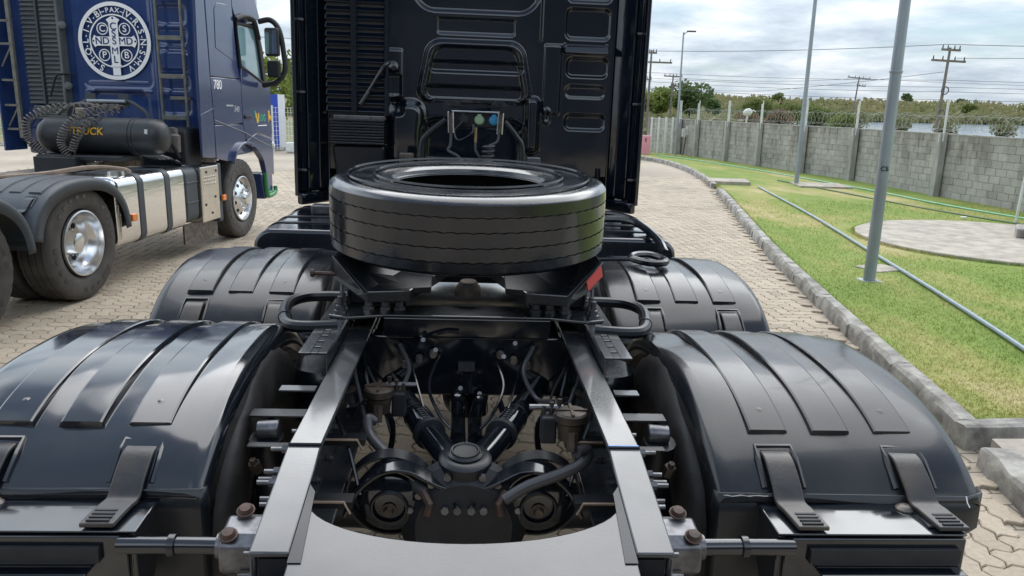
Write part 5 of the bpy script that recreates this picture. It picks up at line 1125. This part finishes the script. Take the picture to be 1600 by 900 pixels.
# intake stack
ai2 = louvre_stack(T2, -.90, -.48, YW2-.10, 1.64, 3.3, 34, 'louvre_grey', 'grey_plastic', div=False)
MB().box(-.72, -.70, YW2-.135, YW2-.09, 1.64, 3.3).build('divider', 'grey_plastic', ai2, smooth=0)
for i in range(6): MB().box(-.86, -.46, YW2-.13+.008*(i % 2), YW2, 1.47+i*.026, 1.492+i*.026).build('bellows_rib', 'louvre_grey', ai2, smooth=0, bevel=.004)
for z in (1.85, 2.52): MB().lathe([(.0001, .04), (.04, .03), (.05, 0)], (-.44, YW2-.09, z), (.6, -1, 0), 10).build('stack_clip', 'louvre_grey', ai2)
MB().tube(spl([(-.62, YW2-.16, 1.72), (-.56, YW2-.17, 1.86), (-.50, YW2-.16, 1.97), (-.36, YW2-.05, 1.98)], 5), .012, 6).build('rain_hose', 'dark_matte', T2)
# ladder
ld = MB(); 
la = [MB().tube([(x, YW2-.10, 1.42), (x, YW2-.10, 3.3)], .018, 8).build('ladder_rail', 'ladder_grey', T2) for x in (.68, .97)]
for z in (1.52, 1.98, 2.40, 2.85): MB().box(.68, .97, YW2-.125, YW2-.085, z-.026, z+.026).build('ladder_rung', 'ladder_grey', la[0], smooth=0, bevel=.006)
MB().box(.76, 1.0, YW2-.07, YW2-.03, 1.72, 1.76).build('step_bar', 'ladder_grey', la[0], smooth=0, bevel=.006)
# medal emblem on the back wall
EC = Vector((.125, YW2-.016, 2.36)); ER = .43
em = MB()
def ring(mb, r0, r1, c=EC, d=.004, a0=0, a1=360, n=64):
    full = a1-a0 >= 360; ts = np.linspace(R(a0), R(a1), n+1)[:-1] if full else np.linspace(R(a0), R(a1), n+1)
    vs = []
    for t in ts:
        for r, yy in ((r0, 0), (r1, 0), (r1, -d), (r0, -d)): vs.append((c.x+math.cos(t)*r, c.y+yy, c.z+math.sin(t)*r))
    k = len(ts); fs = [(i*4+j, i*4+(j+1) % 4, ((i+1) % k)*4+(j+1) % 4, ((i+1) % k)*4+j) for i in range(k if full else k-1) for j in range(4)]
    mb.add(vs, fs)
ring(em, ER*.90, ER); ring(em, ER*.655, ER*.69)
emo = em.build('medal_ring', 'white_decal', T2, smooth=0)
for sx, sz in ((-1, 1), (1, 1), (-1, -1), (1, -1)): (lambda q: (ring(q, .057, .067, EC+Vector((sx*.132, 0, .145*sz-.01)), n=36), q.build('roundel', 'white_decal', emo, smooth=0)))(MB())
cr_ = MB()
def flat(poly): cr_.prism([(EC.x+a, EC.z+b) for a, b in poly], EC.y-.004, EC.y, 'xz')
flat([(-.052, -.25), (.052, -.25), (.054, .20), (-.054, .20)]); flat([(-.054, .20), (.054, .20), (.08, .235), (.045, .255), (.02, .27), (-.02, .27), (-.045, .255), (-.08, .235)])
flat([(-.21, -.052), (-.055, -.052), (-.055, .048), (-.21, .048), (-.235, .065), (-.255, .03), (-.268, 0), (-.255, -.035), (-.235, -.07)]); flat([(.21, -.052), (.235, -.07), (.255, -.035), (.268, 0), (.255, .03), (.235, .065), (.21, .048), (.055, .048), (.055, -.052)])
flat([(-.042, -.25), (-.085, -.285), (-.045, -.29), (-.045, -.38), (.045, -.38), (.045, -.29), (.085, -.285), (.042, -.25)])
cr_.build('medal_cross', 'white_decal', emo, smooth=0)
def etext(m_, s, size, a, b, rot=0, dy=0):
    mb = MB(); add_text(mb, s, size, Matrix.Translation((EC.x+a, EC.y-.003-dy, EC.z+b)) @ Matrix.Rotation(R(90), 4, 'X') @ Matrix.Rotation(R(rot), 4, 'Z'), depth=.0018); mb.build('letter' if s not in '-~' else 'dash', m_, emo, smooth=0)
dk = BP
for s, b in zip('CSSML', (.16, .08, -.002, -.11, -.205)): etext(dk, s, .112, 0, b, dy=.003)
for s, a in zip('NDMD', (-.185, -.10, .095, .18)): etext(dk, s, .112, a, -.002, dy=.003)
for a, b in ((0, .25), (-.25, 0), (.25, 0)): MB().lathe([(.0001, .002), (.012, .002), (.012, 0)], (EC.x+a, EC.y-.004, EC.z+b), (0, -1, 0), 12).build('cross_hole', BP, emo, smooth=0)
wh = 'white_decal'
for s, a, b in (('C', -.132, .135), ('S', .132, .135), ('P', -.132, -.155), ('B', .132, -.155)): etext(wh, s, .105, a, b)
rr_ = ER*.79
seq = [(s, 58-i*9.8) for i, s in enumerate('V-R-S-N-S-M-V')]
for s, a in seq: etext(wh, s, .10 if s != '-' else .075, rr_*math.cos(R(a)), rr_*math.sin(R(a)), a-90)
seq = [(s, 239.6-i*9.8) for i, s in enumerate('S-M-Q-L-I-V-B')]
for s, a in seq: etext(wh, s, .10 if s != '-' else .075, rr_*math.cos(R(a)), rr_*math.sin(R(a)), a-90)
for s, a in (('P', 100), ('A', 90), ('X', 80)): etext(wh, s, .075, rr_*math.cos(R(a)), rr_*math.sin(R(a)), a-90)
for a in (70, 110): etext(wh, '~', .08, rr_*math.cos(R(a)), rr_*math.sin(R(a)), a-90)
for a in (66, 114): MB().tube([(EC.x+math.cos(R(a))*r, EC.y-.003, EC.z+math.sin(R(a))*r) for r in (ER*.68, ER*.92)], .004, 4).build('divider_bar', 'white_decal', emo, smooth=0)
# chassis
for sg in (-1, 1):
    MB().box(min(sg*.35, sg*.43), max(sg*.35, sg*.43), -5.6, 1.0, .68, .95).build('frame_rail', 'rail_dusty', T2, smooth=0, bevel=.004)
for y in (-4.1, -2.6, -1.5): MB().box(-.36, .36, y, y+.08, .72, .93).build('crossmember', 'rail_dusty', T2, smooth=0)
MB().box(-.40, .75, -2.35, -1.25, .93, .965).build('catwalk', 'rail_dusty', T2, smooth=0)
MB().tube(spl([(-.5, -4.2, .98), (-.2, -3.7, 1.06), (.15, -3.3, 1.02), (.5, -2.9, 1.03), (.75, -2.5, 1.07), (.98, -2.3, 1.04), (1.02, -2.25, .98)], 6), .022, 8).build('tan_air_line', 'tan_hose', T2)
MB().tube(spl([(-.6, -4.9, 1.0), (-.45, -4.6, 1.10), (-.25, -4.4, 1.0)], 6), .02, 8).build('tan_air_line', 'tan_hose', T2)
MB().box(-.1, .35, -2.1, -1.9, .965, 1.13).build('tank_cradle', 'tank_black', T2, smooth=0, bevel=.01); MB().box(-.12, .80, -2.02, -1.65, 1.09, 1.145).build('tank_cradle', 'tank_black', T2, smooth=0, bevel=.01)
vt = MB().lathe([(.0001, -.69), (.07, -.685), (.14, -.66), (.185, -.60), (.19, -.55), (.19, .55), (.185, .60), (.14, .66), (.07, .685), (.0001, .69)], (.46, -1.72, 1.335), (1, 0, 0), 32).build('hydraulic_tank', 'tank_black', T2)
for x in (.80, .84): MB().lathe([(.19, -.012), (.196, -.01), (.196, .01), (.19, .012)], (x, -1.72, 1.335), (1, 0, 0), 32).build('tank_band', 'tank_black', vt)
mb = MB(); add_text(mb, 'FTRUCK', .105, Matrix.Translation((.36, -1.9125, 1.385)) @ Matrix.Rotation(R(90), 4, 'X'), depth=.002, shear=.15); mb.build('tank_lettering', 'yellow_decal', vt, smooth=0)
MB().box(1.00, 1.03, -1.905, -1.895, 1.36, 1.42).build('sight_glass', 'pale_box', vt, smooth=0)
MB().lathe([(.05, 0), (.05, .10), (.03, .11), (.0001, .11)], (.22, -1.72, 1.51), (0, 0, 1), 14).build('filler_neck', 'rail_dusty', vt)
# bracket and hoses above the vessel
bk = MB().box(-.02, .46, -1.20, -1.185, 1.62, 1.70).build('coupling_bracket', 'grey_plastic', T2, smooth=0, bevel=.003)
for x in (.03, .41): MB().box(x-.06, x+.06, -1.215, -1.202, 1.68, 1.77).build('ear', 'grey_plastic', bk, smooth=0, bevel=.004)
MB().tube([(.0, -1.23, 1.69), (.44, -1.23, 1.69)], .02, 8).build('bar', 'galvanised', bk)
for x in (.12, .2, .29, .35): MB().lathe([(.0001, .05), (.035, .045), (.04, 0)], (x, -1.20, 1.63), (0, -1, 0), 12).build('socket', 'coil_grey', bk)
for a, b in ((.44, .68), (-.02, -.2)): MB().tube(spl([(a, -1.2, 1.70), ((a+b)/2, -1.2, 1.64), (b, -1.2, 1.50), (b, -1.2, 1.0)], 5), .022, 8).build('bracket_leg', 'grey_plastic', T2)
def coil(path, r, turns): MB().tube(helix(path, r*.9, int(turns*1.7), 14), .0075, 6).build('coiled_hose', 'coil_grey', T2)
coil([(.30, -1.5, 1.62), (.05, -1.85, 1.62), (-.18, -1.98, 1.50), (-.20, -1.98, 1.30), (-.08, -1.96, 1.16)], .040, 17)
coil([(.42, -1.5, 1.62), (.34, -1.88, 1.56), (.22, -1.99, 1.42), (.16, -2.0, 1.26), (.22, -1.98, 1.12)], .042, 15)
coil([(.50, -1.4, 1.62), (.42, -1.9, 1.48), (.33, -2.0, 1.32), (.26, -2.0, 1.18)], .038, 10)
MB().tube(spl([(-.10, -1.9, 1.15), (.0, -1.95, 1.08), (.2, -2.0, 1.06), (.42, -2.0, 1.03), (.55, -2.0, 1.09)], 6), .016, 6).build('air_line', 'coil_grey', T2)
MB().tube(spl([(-.1, -1.62, 1.55), (0, -1.6, 1.62), (.15, -1.55, 1.66), (.3, -1.5, 1.62)], 6), .022, 8).build('air_line', 'coil_grey', T2)
for x, z in ((1.0, 1.25), (.9, 1.36)): MB().tube(spl([(x-.1, -1.5, z+.15), (x+.05, -1.45, z), (x+.1, -1.4, z-.15)], 4), .022, 6).build('air_line', 'dark_matte', T2)
MB().lathe([(.0001, -.13), (.07, -.12), (.075, .06), (.05, .08), (.05, .14), (.0001, .15)], (1.02, -1.35, 1.28), (0, 0, 1), 16).build('air_dryer', 'coil_grey', T2)
MB().box(.55, 1.1, -1.25, -.85, .95, 1.42).build('engine_block', 'dark_matte', T2, smooth=0, bevel=.05)
for k in range(4): MB().tube(spl([(.75+.06*k, -1.55, 1.14), (.9+.05*k, -1.45, 1.08), (1.08, -1.3+.03*k, 1.0)], 4), .018, 6).build('air_line', 'rubber_black', T2)
# fuel tank, second tank, tool box
def rbox(x0, x1, z0, z1, r, k=6):
    out = []
    for cx_, cz_, t0 in ((x1-r, z1-r, 0), (x0+r, z1-r, 90), (x0+r, z0+r, 180), (x1-r, z0+r, 270)):
        for t in np.linspace(t0, t0+90, k): out.append((cx_+r*math.cos(R(t)), cz_+r*math.sin(R(t))))
    return out
ft = MB().prism(rbox(.55, 1.215, .36, 1.015, .09), -2.86, -1.55, 'xz').build('fuel_tank', 'aluminium', T2, smooth=40, bevel=.03)
for y in (-2.50, -1.98): MB().prism(rbox(.545, 1.222, .353, 1.022, .095), y, y+.10, 'xz').build('tank_strap', 'grey_plastic', ft, smooth=40, bevel=.003)
MB().lathe([(.0001, .05), (.075, .045), (.08, 0)], (1.08, -2.62, 1.01), (0, 0, 1), 18).build('filler_cap', 'alu_dull', ft)
pt = MB().prism(rbox(.55, 1.20, .38, 1.0, .10), -1.53, -1.20, 'xz').build('plastic_tank', 'grey_plastic', T2, smooth=40, bevel=.04)
for z in (.60, .82): MB().box(1.18, 1.208, -1.50, -1.23, z, z+.02).build('tank_crease', 'grey_plastic', pt, smooth=0, bevel=.006)
tb = MB().box(.62, 1.225, -1.185, -.735, .35, .985).build('tool_box', 'alu_dull', T2, smooth=0, bevel=.012)
for q in range(3):
    for w_ in range(7): MB().lathe([(.0001, .006), (.008, .005), (.012, 0)], (1.226, -1.10+w_*.045, .78+q*.04), (1, 0, 0), 8).build('vent_dimple', 'alu_dull', tb)
for y, z in ((-1.1, .55), (-.85, .62), (-.95, .44), (-1.05, .92), (-.80, .92)): MB().lathe([(.0001, .008), (.014, .006), (.016, 0)], (1.226, y, z), (1, 0, 0), 10).build('latch', 'dark_matte', tb)
MB().box(.60, 1.21, -.73, -.62, .30, 1.0).build('step_housing', 'grey_plastic', T2, smooth=0, bevel=.02)
MB().box(1.10, 1.12, -1.45, -.62, .14, .36).build('side_flap', 'grease', T2, smooth=0)
for y, z in ((-2.64, .62), (-.645, .585)):
    lp = MB().box(1.222, 1.25, y-.045, y+.045, z-.035, z+.035).build('side_lamp', 'orange_lamp', T2, smooth=0, bevel=.008)
# mudguards and wheels
for sg in (-1, 1):
    for ya in (-3.40, -4.77):
        fo = fender(T2, sg*.62, sg*1.25, ya, t0=18 if ya < -4 else 10, t1=177, m='grey_plastic', zc=.50, b=.56, lip=.05, lipo=.11, strapm='grey_plastic', seed=5)
def alu_wheel(x, y, sg, front=False):
    wh = MB(); gr = (-.085, -.03, .03, .085)
    wh.lathe(tyre_profile(.5, .29, .29, gr, .012, .005), (x, y, .5), (1, 0, 0), 72, fn=lambda i, j, r, h: (r-(.008 if (j in (6, 7) or j in (24, 25)) and i % 2 else 0), h)); o = wh.build('wheel', 'rubber_grey', T2, smooth=40)
    if sg > 0:
        for k in range(26):
            if k % 13 in (0, 1, 2, 3, 6, 7, 8, 9, 10):
                a = 2*math.pi*k/26; MB().box(-.016, .016, -.022, .022, 0, .0022, Matrix.Translation((x+sg*.1445, y+math.cos(a)*.405, .5+math.sin(a)*.405)) @ Matrix.Rotation(a-math.pi/2, 4, 'X') @ Matrix.Rotation(R(90)*sg, 4, 'Y')).build('sidewall_mark', 'rubber_black', o, smooth=0)
    e = x+sg*.145
    if front:
        pr = [(.29, -.02), (.285, .0), (.272, .004), (.262, -.03), (.25, -.06), (.235, -.05), (.15, .0), (.125, .012), (.10, .014), (.085, .04), (.075, .065), (.04, .075), (.0001, .076)]; hr, hd = .195, -.028
    else:
        pr = [(.29, -.02), (.285, 0), (.272, .003), (.26, -.04), (.252, -.09), (.235, -.105), (.225, -.14), (.205, -.17), (.125, -.175), (.11, -.16), (.095, -.10), (.085, -.05), (.06, -.04), (.0001, -.04)]; hr, hd = .172, -.172
    rm = MB().lathe([(r, h*sg) for r, h in pr], (e, y, .5), (1, 0, 0), 48).build('rim', 'chrome', o, smooth=40)
    for k in range(10):
        a = 2*math.pi*k/10+.2; c = (e+sg*(hd+.004), y+math.cos(a)*hr, .5+math.sin(a)*hr)
        MB().lathe([(.0001, .002), (.024, .002), (.027, -.004)], c, (sg, math.cos(a)*(.5 if front else 0), math.sin(a)*(.5 if front else 0)), 14).build('hand_hole', 'dark_matte', rm)
        a += .31; hx_ = e+sg*(.012 if front else -.165)
        MB().cyl((hx_, y+math.cos(a)*.118, .5+math.sin(a)*.118), (hx_+sg*.03, y+math.cos(a)*.118, .5+math.sin(a)*.118), .0145, .010, 8).build('wheel_nut', 'chrome', rm)
    return o
for sg in (-1, 1):
    alu_wheel(sg*1.055, 0, sg, True)
    for ya in (-3.40, -4.77):
        alu_wheel(sg*1.065, ya, sg); wheel(T2, sg*.73, ya, sg, 'rubber_grey')
for ya in (-3.40, -4.77): MB().cyl((-1, ya, .5), (1, ya, .5), .08, n=12).build('axle', 'dark_matte', T2)
